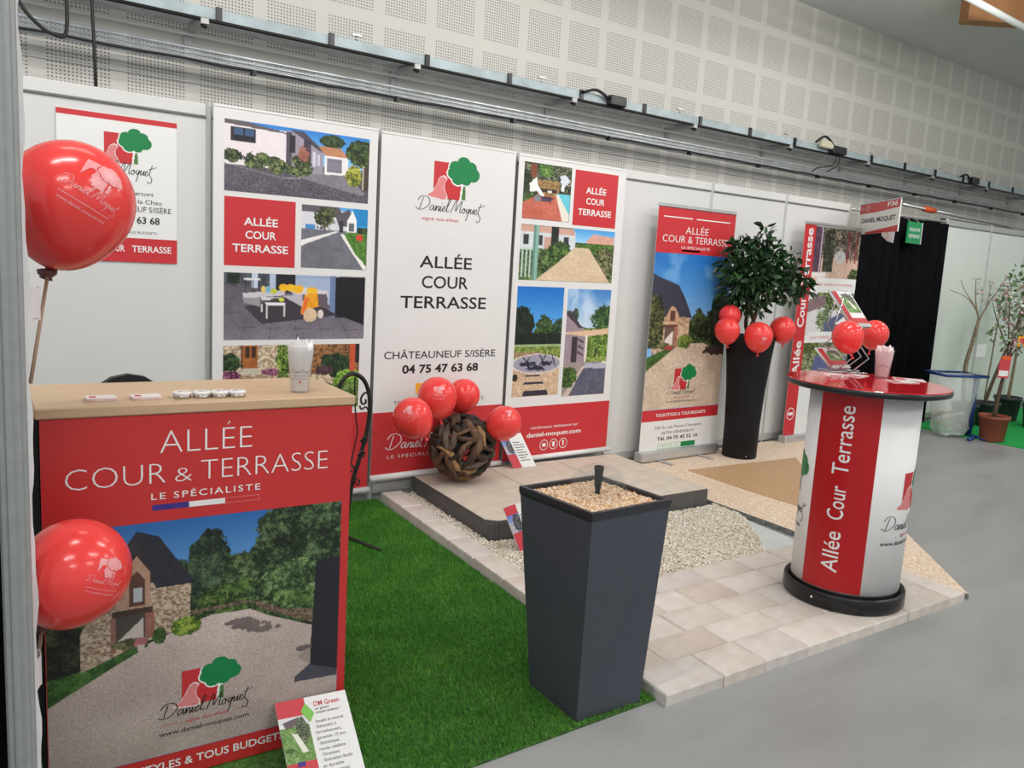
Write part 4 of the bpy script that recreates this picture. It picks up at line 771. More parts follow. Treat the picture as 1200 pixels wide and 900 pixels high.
rect(b, fr, 3.85, 3.955, 1.815, 1.830, 'ink_blue'); rect(b, fr, 3.955, 4.075, 1.815, 1.830, 'ink_white'); write(b, fr, 'TOUS STYLES & TOUS BUDGETS', 4.02, .414, .64, .026, 'ink_white', 'C', .02)
signature(b, fr, 3.80, .600, .39, 'ink_black', .7, e=.0018, hk=.9); write(b, fr, 'signe vos allées', 4.0, .565, .2, .014, 'ink_red', 'C'); write(b, fr, 'www.daniel-moquet.com', 4.0, .530, .385, .020, 'ink_black', 'C')
write(b, fr, '250 A, rue Pierre Champion', 4.0, .305, .60, .024, 'ink_grey', 'C'); write(b, fr, '26750 GÉNISSIEUX', 4.0, .256, .42, .024, 'ink_grey', 'C'); write(b, fr, 'Tél. 04 75 45 52 16', 4.0, .204, .52, .030, 'ink_black', 'C', .02)
rect(b, fr, 3.755, 4.235, .128, .172, 'ink_lime', .0009); rect(b, fr, 3.759, 4.045, .132, .168, 'ink_white', .0012); rect(b, fr, 4.05, 4.235, .128, .172, 'ink_green', .0012); write(b, fr, '0 800 005 290', 3.90, .141, .25, .018, 'ink_lime', 'C', e=.0016); b.build('lettering', t)

# far roll-up with vertical lettering
t = thing('rollup_banner', (6.04, -.13, 0), 'far roll-up banner with vertical red strip beside the black curtain', 'banner')
X0, X1 = 5.548, 6.53; fr = wallfr(-.13)
b = MB(); slab(b, fr, X0, X1, .09, 2.165, -.002, 0, 'sheet_gloss'); sh = b.build('sheet', t); rollup_base(t, X0, X1, -.13, .010, 2.165); t = sh
b = MB(); rect(b, fr, X0, X0+.185, .09, 2.165, 'red_print'); b.build('red_strip', t)
lay_photo('photo_print', t, fr, X0+.185, X1, 1.62, 2.155, pic_path_posts(56, 60)); lay_photo('photo_print', t, fr, X0+.185, X1, 1.10, 1.52, pic_garden_wall(56, 60)); lay_photo('photo_print', t, fr, X0+.185, X1, .62, 1.02, pic_blue_path(56, 50))
b = MB(); write(b, fr, 'Allée', X0+.140, .70, .34, .105, 'ink_white', bold=.02, rot=True); write(b, fr, 'Cour', X0+.140, 1.175, .30, .105, 'ink_white', bold=.02, rot=True); write(b, fr, 'Terrasse', X0+.140, 1.58, .55, .105, 'ink_white', bold=.02, rot=True)
ring(b, fr, X0+.09, .315, .062, .008, 'ink_white'); poly(b, fr, [(X0+.05,.30),(X0+.13,.30),(X0+.13,.33),(X0+.05,.33)], 'ink_white', .0012)
rect(b, fr, X0+.28, X1, 1.55, 1.665, 'sheet_gloss', .0014); write(b, fr, 'Des solutions innovantes', X0+.30, 1.59, .62, .032, 'ink_red', e=.0018); rect(b, fr, X0+.25, X1, 1.03, 1.13, 'sheet_gloss', .0014); write(b, fr, 'pour embellir', X0+.28, 1.06, .34, .032, 'ink_red', e=.0018)
for i, (z, wd) in enumerate([(.42, .3), (.36, .4), (.24, .24), (.17, .3)]): rect(b, fr, X0+.40, X0+.40+wd, z, z+.018, 'ink_grey', .0012)
b.build('lettering', t)

# black curtain, hall sign, green sign
def curtain(name, x0, x1, y, z0, z1, m, waves, amp, loc):
    b = MB(); n = waves*10; P = []
    for k, (zz, a_) in enumerate([(z0, 1.25), ((z0+z1)/2, 1.0), (z1, .7)]):
        for sgn in (-1, 1):
            for i in range(n+1):
                u = i/n; yy = y+amp*a_*(math.sin(u*waves*2*PI)+.45*math.sin(u*waves*3.7*PI+1))+sgn*.003
                P.append((x0+(x1-x0)*u, yy, zz))
    R_ = n+1; f = []
    for k in range(2):
        for i in range(n):
            a = (k*2)*R_+i; c_ = (k*2+2)*R_+i; f.append((a, a+1, c_+1, c_)); a += R_; c_ += R_; f.append((a+1, a, c_, c_+1))
    for i in range(n): f.append((4*R_+i, 4*R_+i+1, 5*R_+i+1, 5*R_+i)); f.append((i+1, i, R_+i, R_+i+1))
    b.add(P, f, m, True); return b.build(name, None, loc)
t = thing('curtain', (7.57, 0, 0), 'black floor-length curtain hung in the partition opening', 'curtain')
o = curtain('cloth', 6.70, 8.53, -.02, .01, 2.37, 'black_cloth', 9, .030, (7.57, 0, 0)); o.matrix_world = Matrix.Identity(4); o.location = (0, 0, 0); o.parent = t; MW[o.name] = MW[t.name]
b = MB(); b.tube([(6.48, .01, 2.38), (8.56, .01, 2.40)], .014, 'alu_dull', 8); b.build('rod', t)
A_ = Vector((5.993, -.80, 2.131)); B_ = Vector((6.63, -.03, 2.175)); 
fr = Fr((A_.x, A_.y, 2.128), (A_.x-B_.x, A_.y-B_.y, 0), (0, 0, 1)); L_ = math.hypot(A_.x-B_.x, A_.y-B_.y)
t = thing('booth_sign', (6.31, -.41, 2.13), 'white and red stand sign numbered F36 projecting from the partition', 'sign')
b = MB(); slab(b, fr, -L_, 0, 0, .300, -.012, 0, 'sheet_gloss'); t0 = t; t = b.build('board', t)
b = MB(); poly(b, fr, [(-L_, .205), (-L_*.55, .205), (0, .225), (0, .300), (-L_, .300)], 'red_print'); b.build('red_band', t); b = MB(); poly(b, fr, [(-L_*.80, 0), (0, 0), (0, .06), (-L_*.80, .015)], 'red_print'); b.build('red_band', t)
b = MB(); write(b, fr, 'F36', -L_*.05, .245, .24, .042, 'ink_white', 'R', .03); write(b, fr, 'DANIEL MOQUET', -L_*.5, .112, L_*.86, .044, 'ink_black', 'C', .025); ring(b, fr, -L_*.80, .252, .030, .006, 'ink_white'); ring(b, fr, -L_*.80+.05, .250, .022, .005, 'ink_lime'); ribbon(b, fr, [(-L_*.96, .235), (-L_*.94, .27), (-L_*.92, .24), (-L_*.90, .268), (-L_*.88, .24)], .010, 'ink_white'); b.build('lettering', t)
b = MB(); b.tube([fr(0, .30, -.006), fr(-L_-.02, .30, -.006)], .008, 'alu', 8); b.build('bracket', t0)
t = thing('paper_notice', (6.03, -.7, 2.02), 'small white paper notice with a red ring hanging under the stand sign', 'notice')
b = MB(); b.add([fr(-.36, 0, .002), fr(-.05, 0, .002), fr(-.06, -.105, .002), fr(-.20, -.085, .002), fr(-.35, -.03, .002), fr(-.36, 0, -.001), fr(-.05, 0, -.001), fr(-.06, -.105, -.001), fr(-.20, -.085, -.001), fr(-.35, -.03, -.001)], [(4,3,2,1,0),(5,6,7,8,9),(0,1,6,5),(1,2,7,6),(2,3,8,7),(3,4,9,8),(4,0,5,9)], 'sheet_gloss'); b.build('sheet', t)
b = MB(); ring(b, fr, -.22, -.035, .032, .006, 'red_print', .0035); b.build('ring_print', t)
fr = wallfr(-.13); t = thing('green_sign', (7.57, -.13, 2.09), 'small green hanging sign on the black curtain', 'sign')
b = MB(); slab(b, fr, 7.43, 7.73, 2.092, 2.325, -.012, 0, 'green_sign'); bd = b.build('board', t); b = MB(); slab(b, fr, 7.726, 7.742, 2.092, 2.325, -.013, .002, 'panel_white'); b.build('edge_strip', t)
b = MB(); write(b, fr, 'SALLE DE', 7.58, 2.228, .22, .034, 'ink_white', 'C', .015); write(b, fr, 'DÉTENTE', 7.58, 2.155, .23, .034, 'ink_white', 'C', .015); b.build('lettering', bd)
b = MB(); b.tube([(7.5, -.125, 2.32), (7.5, -.03, 2.39)], .003, 'steel', 5); b.build('hook', t); b = MB(); b.tube([(7.68, -.125, 2.32), (7.68, -.03, 2.39)], .003, 'steel', 5); b.build('hook', t)

# ------------------------------------------------------------------ ground: turf, stone border, paved corner, gravel, resin, slabs
def G(a, b_, z=0.0): return (.826+a+.11*b_, -2.945-.046*a+b_, z)
turf_poly = [(-1.28, -2.80), (.0, -2.868), (.865, -2.888), (.815, -2.93), (1.115, -.03), (-1.02, -.03), (-1.28, -.03)]
turf_poly = [(-1.28, -2.80), (.0, -2.868), (.826, -2.887), (1.118, -.03), (-1.28, -.03)]
def in_poly(px, py, pl): return _poly_mask(pl, px, py)
FOOT1 = [(-1.20, -2.41), (-.29, -2.475), (-.26, -2.07), (-1.17, -2.0)]; FOOT2 = [(.462, -2.538), (.440, -2.858), (.758, -2.878), (.763, -2.554)]
def turf_blades(n):
    x = RNG.uniform(-1.26, 1.12, n*3); y = RNG.uniform(-2.89, -.04, n*3); ok = in_poly(x, y, turf_poly) & ((x > -.45) | (RNG.random(n*3) < .12)); ok &= ~in_poly(x, y, FOOT1) & ~in_poly(x, y, FOOT2); x, y = x[ok][:n], y[ok][:n]; n = len(x)
    a = RNG.uniform(0, 2*PI, n); h = RNG.uniform(.010, .022, n); lean = RNG.uniform(.002, .014, n); la = RNG.normal(2.6, 1.1, n); w_ = RNG.uniform(.0012, .0022, n)
    V = np.zeros((n, 3, 3)); V[:, 0, 0] = x-np.cos(a)*w_; V[:, 0, 1] = y-np.sin(a)*w_; V[:, 1, 0] = x+np.cos(a)*w_; V[:, 1, 1] = y+np.sin(a)*w_; V[:, 0, 2] = V[:, 1, 2] = .006
    V[:, 2, 0] = x+np.cos(la)*lean; V[:, 2, 1] = y+np.sin(la)*lean; V[:, 2, 2] = .006+h
    patch = np.sin(x*9+np.sin(y*7)*2)*np.sin(y*11+1.3*np.sin(x*5)); mi = np.clip((RNG.random(n)*3+patch*.9+.4).astype(int), 0, 3)
    return raw_mesh('artificial_grass', V.reshape(-1, 3), np.arange(3*n).reshape(-1, 3), ['turf_%d' % i for i in range(4)], mi, None, (0, -1.4, 0))
grass = tag(turf_blades(170000), 'green artificial grass carpet in front of the counter', 'artificial grass', kind='stuff')
b = MB(); b.prism(turf_poly, 0.0005, .008, 'turf_base'); b.build('backing', grass)

# stone border along the turf and paved corner
LABP = 'cream tumbled stone paver laid in the paved corner under the round promotion table'
LABB = 'cream stone edging paver in the narrow strip between turf and gravel'
def paver(a0, a1, b0, b1, lab, grp):
    g = .0018; z1 = .05+RNG.uniform(-.0015, .0015); z0 = .0; j = lambda: RNG.uniform(-.002, .002)
    c0 = [G(a0+g+j(), b0+g+j()), G(a1-g+j(), b0+g+j()), G(a1-g+j(), b1-g+j()), G(a0+g+j(), b1-g+j())]
    cx = sum(p[0] for p in c0)/4; cy = sum(p[1] for p in c0)/4; k = .975; kk = .988
    mb = MB(); r0 = [(p[0], p[1], z0) for p in c0]; r1 = [(p[0], p[1], z1-.006) for p in c0]
    def ins(p, d): v = Vector((cx-p[0], cy-p[1], 0)); L = v.length; v = v/L; return (p[0]+v.x*d, p[1]+v.y*d)
    r2 = [(*ins(p, .006), z1) for p in c0]
    P = r0+r1+r2; f = [(3,2,1,0)]
    for q in (0, 4):
        for i in range(4): f.append((q+i, q+(i+1) % 4, q+4+(i+1) % 4, q+4+i))
    f.append((8, 9, 10, 11)); mb.add(P, f, 'paver_%d' % RNG.integers(0, 5))
    o = mb.build('stone_paver', None, (cx, cy, 0)); return tag(o, lab, 'paver', grp)
bb = .93
while bb < 2.90:
    L_ = RNG.uniform(.24, .34); b1 = min(bb+L_, 2.905)
    if 2.905-b1 < .1: b1 = 2.905
    paver(0, .15, bb, b1, LABB, 'edging pavers beside the turf'); bb = b1
    if b1 >= 2.905: break
rows = [0, .20, .375, .56, .75, .93]
for r_ in range(5):
    a = 0.0; first = True; ends = [2.21, 2.21, 2.21, 2.20, 2.06][r_]
    while a < ends-.001:
        L_ = RNG.uniform(.22, .40)*(.6 if first and r_ % 2 else 1); a1 = min(a+L_, ends)
        if ends-a1 < .10: a1 = ends
        paver(a, a1, rows[r_], rows[r_+1], LABP, 'pavers of the paved corner'); a = a1; first = False

# gravel bed with individual pebbles in one stuff object
gp = [G(.153, .932)[:2], G(1.95, .932)[:2], (2.66, -2.07), (3.14, -1.52), (3.18, -1.24), G(.36, 1.79)[:2], G(.245, 1.82)[:2], G(.245, 2.90)[:2], G(.153, 2.90)[:2]]
ico_v = None
def ico():
    p = (1+5**.5)/2; v = np.array([(-1,p,0),(1,p,0),(-1,-p,0),(1,-p,0),(0,-1,p),(0,1,p),(0,-1,-p),(0,1,-p),(p,0,-1),(p,0,1),(-p,0,-1),(-p,0,1)], float); v /= np.linalg.norm(v[0])
    f = np.array([(0,11,5),(0,5,1),(0,1,7),(0,7,10),(0,10,11),(1,5,9),(5,11,4),(11,10,2),(10,7,6),(7,1,8),(3,9,4),(3,4,2),(3,2,6),(3,6,8),(3,8,9),(4,9,5),(2,4,11),(6,2,10),(8,6,7),(9,8,1)]); return v, f
IV, IF = ico()
def pebbles(name, x, y, z, smin, smax, mats, parent=None, loc=(0, 0, 0)):
    n = len(x); s = RNG.uniform(smin, smax, n); sc_ = np.stack([s*RNG.uniform(.8, 1.3, n), s*RNG.uniform(.7, 1.1, n), s*RNG.uniform(.5, .8, n)], 1); a = RNG.uniform(0, 2*PI, n)
    V = IV[None]*(1+RNG.normal(0, .12, (n, 12, 1)))*sc_[:, None]; ca, sa = np.cos(a)[:, None], np.sin(a)[:, None]
    X = V[..., 0]*ca-V[..., 1]*sa+x[:, None]; Y = V[..., 0]*sa+V[..., 1]*ca+y[:, None]; Z = V[..., 2]+z[:, None]
    F_ = (IF[None]+(np.arange(n)*12)[:, None, None]).reshape(-1, 3); mi = np.repeat(RNG.integers(0, len(mats), n), 20)
    return raw_mesh(name, np.stack([X, Y, Z], -1).reshape(-1, 3), F_, mats, mi, parent, loc, True)
def scatter(pl, n):
    xs = [p[0] for p in pl]; ys = [p[1] for p in pl]; x = RNG.uniform(min(xs), max(xs), n*4); y = RNG.uniform(min(ys), max(ys), n*4); ok = in_poly(x, y, pl); return x[ok][:n], y[ok][:n]
x, y = scatter(gp, 21000); z = .022+RNG.uniform(0, .010, len(x))+.006*np.sin(x*7)*np.sin(y*6)
grav = tag(pebbles('gravel', x, y, z, .0048, .0092, ['pebble_%d' % i for i in range(5)], None, (2, -1.6, 0)), 'pale cream gravel bed between the paved corner and the raised slabs', 'gravel', kind='stuff')
b = MB(); b.prism(gp, .0, .022, 'gravel_bed'); b.build('bed', grav)
b = MB(); b.prism([(2.62, -2.045), (3.06, -2.05), (3.165, -1.25), (2.9, -1.25)], .0, .010, 'membrane'); tag(b.build('ground_membrane', None, (2.95, -1.8, 0)), 'bare pale grey membrane patch between gravel and resin floor', 'membrane')
# resin bound floor with its tan inlay
t = thing('resin_floor', (4.3, -1.0, 0), 'beige resin-bound aggregate floor slab under the roll-up and the tall vase', 'floor slab')
b = MB(); b.prism([(3.085, -3.045), (6.14, -.03), (3.30, -.03), (3.205, -1.16)], .0, .032, 'resin_pale', 'resin_edge'); b.build('pale_slab', t)
b = MB(); b.prism([(3.744, -.49), (5.08, -.61), (4.55, -1.13), (3.69, -1.62), (3.688, -1.19)], .0325, .0345, 'resin_tan'); b.build('tan_inlay', t)
b = MB()
for i in range(16):
    u = i/16; b.box((3.196-.118*u, -1.22-1.75*u, .012), (.016, .05, .022), 'resin_edge')
b.build('ribbed_edge', t)

# raised slabs on a dark plinth
PT = .142
A0, A1, A2, A3 = .245, .862, 1.479, 2.095; B0, B1, B2 = 1.825, 2.375, 2.905
t = thing('slab_plinth', (2.2, -.6, 0), 'low dark grey plinth carrying the six beige slabs', 'plinth')
b = MB(); b.prism([G(A0+.015, B0+.015)[:2], G(A3-.015, B0+.015)[:2], G(A3-.015, B2-.01)[:2], G(A0+.015, B2-.01)[:2]], .0, PT-.022, 'slab_side'); b.build('core', t)
def sidepan(p, q):
    d = Vector((q[0]-p[0], q[1]-p[1], 0)).normalized(); n = Vector((d.y, -d.x, 0)); mb = MB(); g = .002
    p = (p[0]+d.x*g, p[1]+d.y*g); q = (q[0]-d.x*g, q[1]-d.y*g)
    mb.prism([p, q, (q[0]-n.x*.012, q[1]-n.y*.012), (p[0]-n.x*.012, p[1]-n.y*.012)], .004, PT-.020, 'slab_side'); return mb.build('side_panel', t)
for p, q in [((A0, B2), (A0, B1)), ((A0, B1), (A0, B0+.06)), ((A0, B0+.06), (A0+.07, B0)), ((A0+.07, B0), (A1, B0)), ((A1, B0), (A2, B0)), ((A2, B0), (A3-.12, B0)), ((A3-.12, B0), (A3, B0)), ((A3, B0), (A3, B1)), ((A3, B1), (A3, B2))]: sidepan(G(*p), G(*q))
labs = {(0, 0): 'beige slab at the front left corner of the raised platform', (1, 0): 'beige slab in the front middle of the platform, behind the square planter', (2, 0): 'beige slab at the front right corner of the raised platform',
        (0, 1): 'beige slab at the back left of the platform, under the driftwood ball', (1, 1): 'beige slab at the back middle of the platform, below the leaning leaflet', (2, 1): 'beige slab at the back right of the platform, near the house roll-up'}
AA = [A0, A1, A2, A3]; BB = [B0, B1, B2]
for (i, j), lab in labs.items():
    g = .0018; pl = [G(AA[i]+g, BB[j]+g), G(AA[i+1]-g, BB[j]+g), G(AA[i+1]-g, BB[j+1]-g), G(AA[i]+g, BB[j+1]-g)]
    if (i, j) == (0, 0): pl = [G(AA[0]+.07, BB[0]+g), pl[1], pl[2], pl[3], G(AA[0]+g, BB[0]+.06)]
    b = MB(); c_ = (sum(p[0] for p in pl)/len(pl), sum(p[1] for p in pl)/len(pl)); b.prism([p[:2] for p in pl], PT-.0195, PT-.002, 'slab_beige', 'slab_side')
    b.prism([(p[0]+(c_[0]-p[0])*.008, p[1]+(c_[1]-p[1])*.008) for p in pl], PT-.002, PT, 'slab_beige'); tag(b.build('paving_slab', None, (*c_, 0)), lab, 'slab')

# green carpet on the right
b = MB(); b.prism([(8.05, -3.0), (12.2, -3.0), (12.2, -.03), (8.08, -.03)], .0, .008, 'carpet_green'); tag(b.build('green_carpet', None, (9.5, -1.5, 0)), 'bright green carpet under the potted trees at the right edge', 'carpet')

# ------------------------------------------------------------------ balloons
def balloon(c, R, axis, lab, grp=None, prn=None, up=(0, 0, 1), k=1.0, stick=None, seg=48, knot_len=.03):
    c = Vector(c); a = Vector(axis).normalized()          # axis: direction of the knot
    t = thing('balloon', c, lab, 'balloon', grp)
    def rad(n): q = n.dot(a); return R*(1.0+.20*max(0, q)**4+.03*q)
    u = a.orthogonal().normalized(); v = a.cross(u); P = []; nr = seg//2
    for i in range(nr+1):
        th = PI*i/nr
        for j in range(seg):
            ph = 2*PI*j/seg; n = -a*math.cos(th)+(u*math.cos(ph)+v*math.sin(ph))*math.sin(th); P.append(tuple(c+n*rad(n)))
    f = [(i*seg+j, i*seg+(j+1) % seg, (i+1)*seg+(j+1) % seg, (i+1)*seg+j) for i in range(nr) for j in range(seg)]
    b = MB(); b.add(P, f, 'balloon_red', True); skin = b.build('balloon_skin', t)
    kp = c+a*rad(a); b = MB(); b.tube([kp-a*.006, kp+a*.008, kp+a*.014, kp+a*knot_len], [R*.10, R*.05, R*.05, R*.11], 'balloon_knot' if stick else 'balloon_red', 10); b.build('knot', t)
    if prn:
        fc = (CAMP-c).normalized(); r0 = Vector((0, 0, 1)).cross(fc).normalized(); u0 = fc.cross(r0); d = (fc*math.sqrt(max(.05, 1-prn[0]**2-prn[1]**2))+r0*prn[0]+u0*prn[1]).normalized(); up = u0*math.cos(prn[2])+r0*math.sin(prn[2]); rt = up.cross(d).normalized() if up.cross(d).length > .01 else Vector((1, 0, 0)); up = d.cross(rt)
        def mp(x, y, e):
            n = (d+rt*(x/R)*1.0+up*(y/R)*1.0).normalized(); p = c+n*(rad(n)+.0006+e*.3); return (p.x, p.y, p.z)
        s = R*.42*k; b = MB(); logo(b, mp, -s*.62, s*.05, s, ('balloon_print', None, 'balloon_print', None, 'balloon_print'), n=40); signature(b, mp, -s*1.15, -s*.32, s*2.3, 'balloon_print', 1.1, hk=.9); rect(b, mp, -s*1.0, s*1.0, -s*.66, -s*.63, 'balloon_print', .001, 16)
        write(b, mp, 'www.daniel-moquet.com', 0, -s*.92, s*1.9, s*.12, 'balloon_print', 'C', .02, sub=.01); b.build('print', skin)
    if stick:
        b = MB(); b.tube([kp+a*.01, Vector(stick)], .0045, 'stick_tan', 8); b.build('stick', t); b = MB(); b.lathe([(.006, -.012), (.022, .0), (.024, .012), (.012, .014)], kp+a*.018, 'balloon_knot', 12); b.build('cup_holder', t)
    return t
CR = Vector((.7975, -.6005, .0578)); CU = Vector((.0434, .1527, .9873)); CF = Vector((.6017, .7849, -.1479))   # right, up and forward seen from the visitor's side
def vdir(r_, u_, f_): return CR*r_+CU*u_+CF*f_
bal1 = balloon((-1.130, -2.562, 1.753), .1475, vdir(-.42, -1, .15), 'large red balloon at the upper left in front of the white panel', None, (.33, .20, .54), (0, 0, 1), 1.18, (-1.250, -2.715, 1.32), 72)
bal2 = balloon((-1.157, -2.687, .836), .130, vdir(-.66, -1, .1), 'large red balloon at the lower left in front of the counter', None, (.50, -.22, .30), (0, 0, 1), .84, (-1.285, -2.70, .36), 72)
bg = None
balloon((1.095, -.50, .667), .123, vdir(.5, -.8, 0), 'red balloon left of the driftwood ball', None, (-.12, .12, -.65), (0, 0, 1), .85)
balloon((1.385, -.32, .752), .130, vdir(.15, -1, 0), 'red balloon above the driftwood ball, front one of the top pair', None, (.08, .12, .0), (0, 0, 1), .85)
balloon((1.700, -.172, .722), .112, vdir(-.3, -1, 0), 'red balloon above the driftwood ball, rear one of the top pair', None, None)
balloon((1.823, -.50, .577), .114, vdir(-.7, -.5, 0), 'red balloon right of the driftwood ball above the leaning leaflet', None, (.22, .45, -.1), (0, 0, 1), .75)

# driftwood ball
DC = Vector((1.615, -.305, .386)); DR = .234
t = thing('driftwood_ball', (DC.x, DC.y, PT), 'brown ball of woven driftwood pieces on the raised slabs', 'driftwood ball')
b = MB(); b.lathe([(.001, -.19)]+[(.19*math.sin(PI*i/12), -.19*math.cos(PI*i/12)) for i in range(1, 12)]+[(.001, .19)], DC, 'drift_core', 20); b.build('core', t)  # added near-black ball, its colour stands in for shade between the pieces
GA = PI*(3-5**.5)
for i in range(98):
    zz = 1-2*(i+.5)/98; n = Vector((math.sqrt(1-zz*zz)*math.cos(GA*i), math.sqrt(1-zz*zz)*math.sin(GA*i), zz)); rnd = random.Random(i*7+3)
    tt = n.orthogonal(); tt.rotate(__import__('mathutils').Quaternion(n, rnd.uniform(0, 2*PI))); L_ = rnd.uniform(.11, .24); r0 = rnd.uniform(.015, .031); sd = n.cross(tt); bend = rnd.uniform(-.35, .35); pts = []; rr = []
    for k in range(8):
        s_ = (k/7-.5)*L_; q = n+tt*(s_/DR)*1.05+sd*bend*(s_/DR)**2*3; q.normalize(); dep = DR+.006-r0-abs(s_)*.08*rnd.uniform(.2, 1.3)-rnd.uniform(0, .010)
        pts.append(DC+q*dep); rr.append(r0*(1-.45*(abs(k-3.5)/3.5)**2)*rnd.uniform(.72, 1.22))
    b = MB(); b.tube(pts, rr, 'drift_%d' % rnd.randrange(6), 7); b.build('wood_piece', t)
for (r_, u_) in [(.02, -.08), (.06, -.02), (-.02, -.05), (.03, -.28), (-.28, -.08), (.22, -.12)]:
    n = vdir(r_*1.6+.1, u_, -1).normalized(); p = DC+n*(DR-.016); b = MB(); q = n.orthogonal().normalized(); s_ = n.cross(q); P = []
    for k in range(10): rr = (.026 if k % 2 else .011)*(1 if abs(r_) < .1 else .6); a = 2*PI*k/10; P.append(tuple(p+q*rr*math.cos(a)+s_*rr*math.sin(a)+n*(.012 if k % 2 else .004)))
    P.append(tuple(p)); b.add(P, [(k, (k+1) % 10, 10) for k in range(10)], 'red_dry'); b.build('red_flower', t)

# leaning leaflets
def leaflet(fr, w_, h_, lab, pic=None, head=None, left=.38):
    t = thing('leaflet', fr(0, 0, 0), lab, 'leaflet'); b = MB(); slab(b, fr, 0, w_, 0, h_, -.004, 0, 'sheet_gloss'); t = b.build('board', t)
    b = MB(); rect(b, fr, 0, w_*left, 0, h_*.40 if pic else h_, 'red_gloss' if False else 'ink_red'); b.build('red_panel', t); b = MB(); rect(b, fr, 0, w_*left, h_*.78, h_, 'ink_red'); b.build('red_panel', t)
    if pic: lay_photo('photo_print', t, fr, 0, w_*left, h_*.40 if not head else h_*.28, h_*.80, pic)
    return t
frl = Fr((2.165, -.185, PT+.002), (.985, -.05, .0), (-.085, .11, .245)); t = leaflet(frl, .205, .275, 'white and red leaflet leaning below the right balloon on the platform', pic_leaflet_path(30, 34))
b = MB(); [rect(b, frl, .092, .092+.09*(1 if i % 3 else .7), .20-.021*i, .206-.021*i, 'ink_grey', .0012) for i in range(8)]; b.build('text_bars', t)
frl = Fr((1.325, -1.365, .030), (.95, .30, 0), (-.10, .06, .27)); t = leaflet(frl, .205, .275, 'red and white leaflet leaning against the platform behind the square planter', pic_leaflet_path(30, 34), None, .55)
b = MB(); [rect(b, frl, .122, .122+.07*(1 if i % 3 else .7), .20-.021*i, .206-.021*i, 'ink_grey', .0012) for i in range(6)]; b.build('text_bars', t)
TLc = Vector((-.568, -2.452, .180)); TRc = Vector((-.330, -2.482, .176)); 
BLc = Vector((-.575, -2.690, .012)); uxl = (TRc-TLc)
uyl = TLc-BLc; hl = uyl.length; wl_ = uxl.length; nl = uxl.cross(uyl).normalized(); uyl = nl.cross(uxl.normalized())
frl = Fr(BLc, uxl, uyl); t = leaflet(frl, wl_, hl, 'large white and red turf leaflet leaning on the foot of the counter', pic_small_garden(70, 120), True, .40)
b = MB(); poly(b, frl, [(wl_*.40, hl*.93), (wl_*.50, hl*.80), (wl_*.42, hl*.70), (wl_*.32, hl*.84)], 'ink_lime', .002); b.build('green_square', t)
b = MB(); write(b, frl, 'DM Green', wl_*.52, hl*.875, wl_*.36, .017, 'ink_red', bold=.01); write(b, frl, 'un gazon', wl_*.52, hl*.83, wl_*.20, .009, 'ink_black'); write(b, frl, 'toujours tendance !', wl_*.52, hl*.785, wl_*.34, .009, 'ink_black')
for i, (s_, k_) in enumerate([('· Souple et naturel', .42), ('· Résistant à', .30), ('l\'arrachement,', .36), ('garantie 10 ans', .40), ('· Esthétique,', .30), ('rendu réaliste', .36), ('· Drainant', .26), ('· Entretien facile', .42), ('et durable', .28), ('· Économique', .34)]): write(b, frl, s_, wl_*.46, hl*(.68-.064*i), wl_*k_, .010, 'ink_grey')
write(b, frl, 'Devis gratuit', wl_*.06, hl*.10, wl_*.28, .010, 'ink_white', e=.0018); rect(b, frl, wl_*.14, wl_*.24, hl*.235, hl*.285, 'ink_blue', .002); b.build('lettering', t)

# ------------------------------------------------------------------ square anthracite planter with gravel and fountain
PC = (.612, -2.68); ZT = .812
top = [(.408, -2.480), (.422, -2.882), (.822, -2.884), (.818, -2.482)]; bot = [(.470, -2.545), (.446, -2.852), (.752, -2.872), (.757, -2.560)]
t = thing('square_planter', (*PC, .008), 'tall tapered anthracite square planter filled with pale gravel', 'planter')
def inset(pl, d): cx = sum(p[0] for p in pl)/4; cy = sum(p[1] for p in pl)/4; L = math.hypot(pl[0][0]-cx, pl[0][1]-cy); return [(cx+(p[0]-cx)*(1-d/L), cy+(p[1]-cy)*(1-d/L)) for p in pl]
b = MB(); P = [(*p, .010) for p in bot]+[(*inset(top, .008)[i], ZT-.045) for i in range(4)]; P = P[:4]+[(p[0], p[1], ZT-.018) for p in inset(top, .005)]; b.add(P, [(0,1,2,3)]+[(i, 4+i, 4+(i+1) % 4, (i+1) % 4) for i in range(4)], 'anthracite'); b.build('body', t)
b = MB(); i_ = inset(top, .024); o_ = top; L = [(*p, ZT-.020) for p in o_]+[(*p, ZT) for p in o_]+[(*p, ZT) for p in i_]+[(*p, ZT-.075) for p in i_]
f = []
for k in range(3): f += [(k*4+i, k*4+4+i, k*4+4+(i+1) % 4, k*4+(i+1) % 4) for i in range(4)]
f += [(i, (i+1) % 4, 4*3+(i+1) % 4, 4*3+i) for i in range(4)]; b.add(L, f, 'anthracite_rim'); b.build('rim', t)
i2 = inset(top, .022); b = MB(); b.prism(i2, ZT-.07, ZT-.022, 'gravel_bed'); b.build('fill', t)
x, y = scatter([p for p in inset(top, .030)], 4600); z = np.full(len(x), ZT-.021)+RNG.uniform(0, .006, len(x)); o = pebbles('gravel', x, y, z, .0035, .0062, ['grain_%d' % i for i in range(5)], t); o['kind'] = 'stuff'
t = thing('fountain_nozzle', (.655, -2.66, ZT-.03), 'black fountain nozzle with a clear water bell in the square planter', 'fountain')
c_ = (.655, -2.655, ZT-.03); b = MB(); b.lathe([(.011, -.01), (.010, .03), (.013, .045), (.015, .07), (.017, .105), (.019, .112), (.019, .122), (.010, .125)], c_, 'vase_black', 16); b.build('nozzle', t)
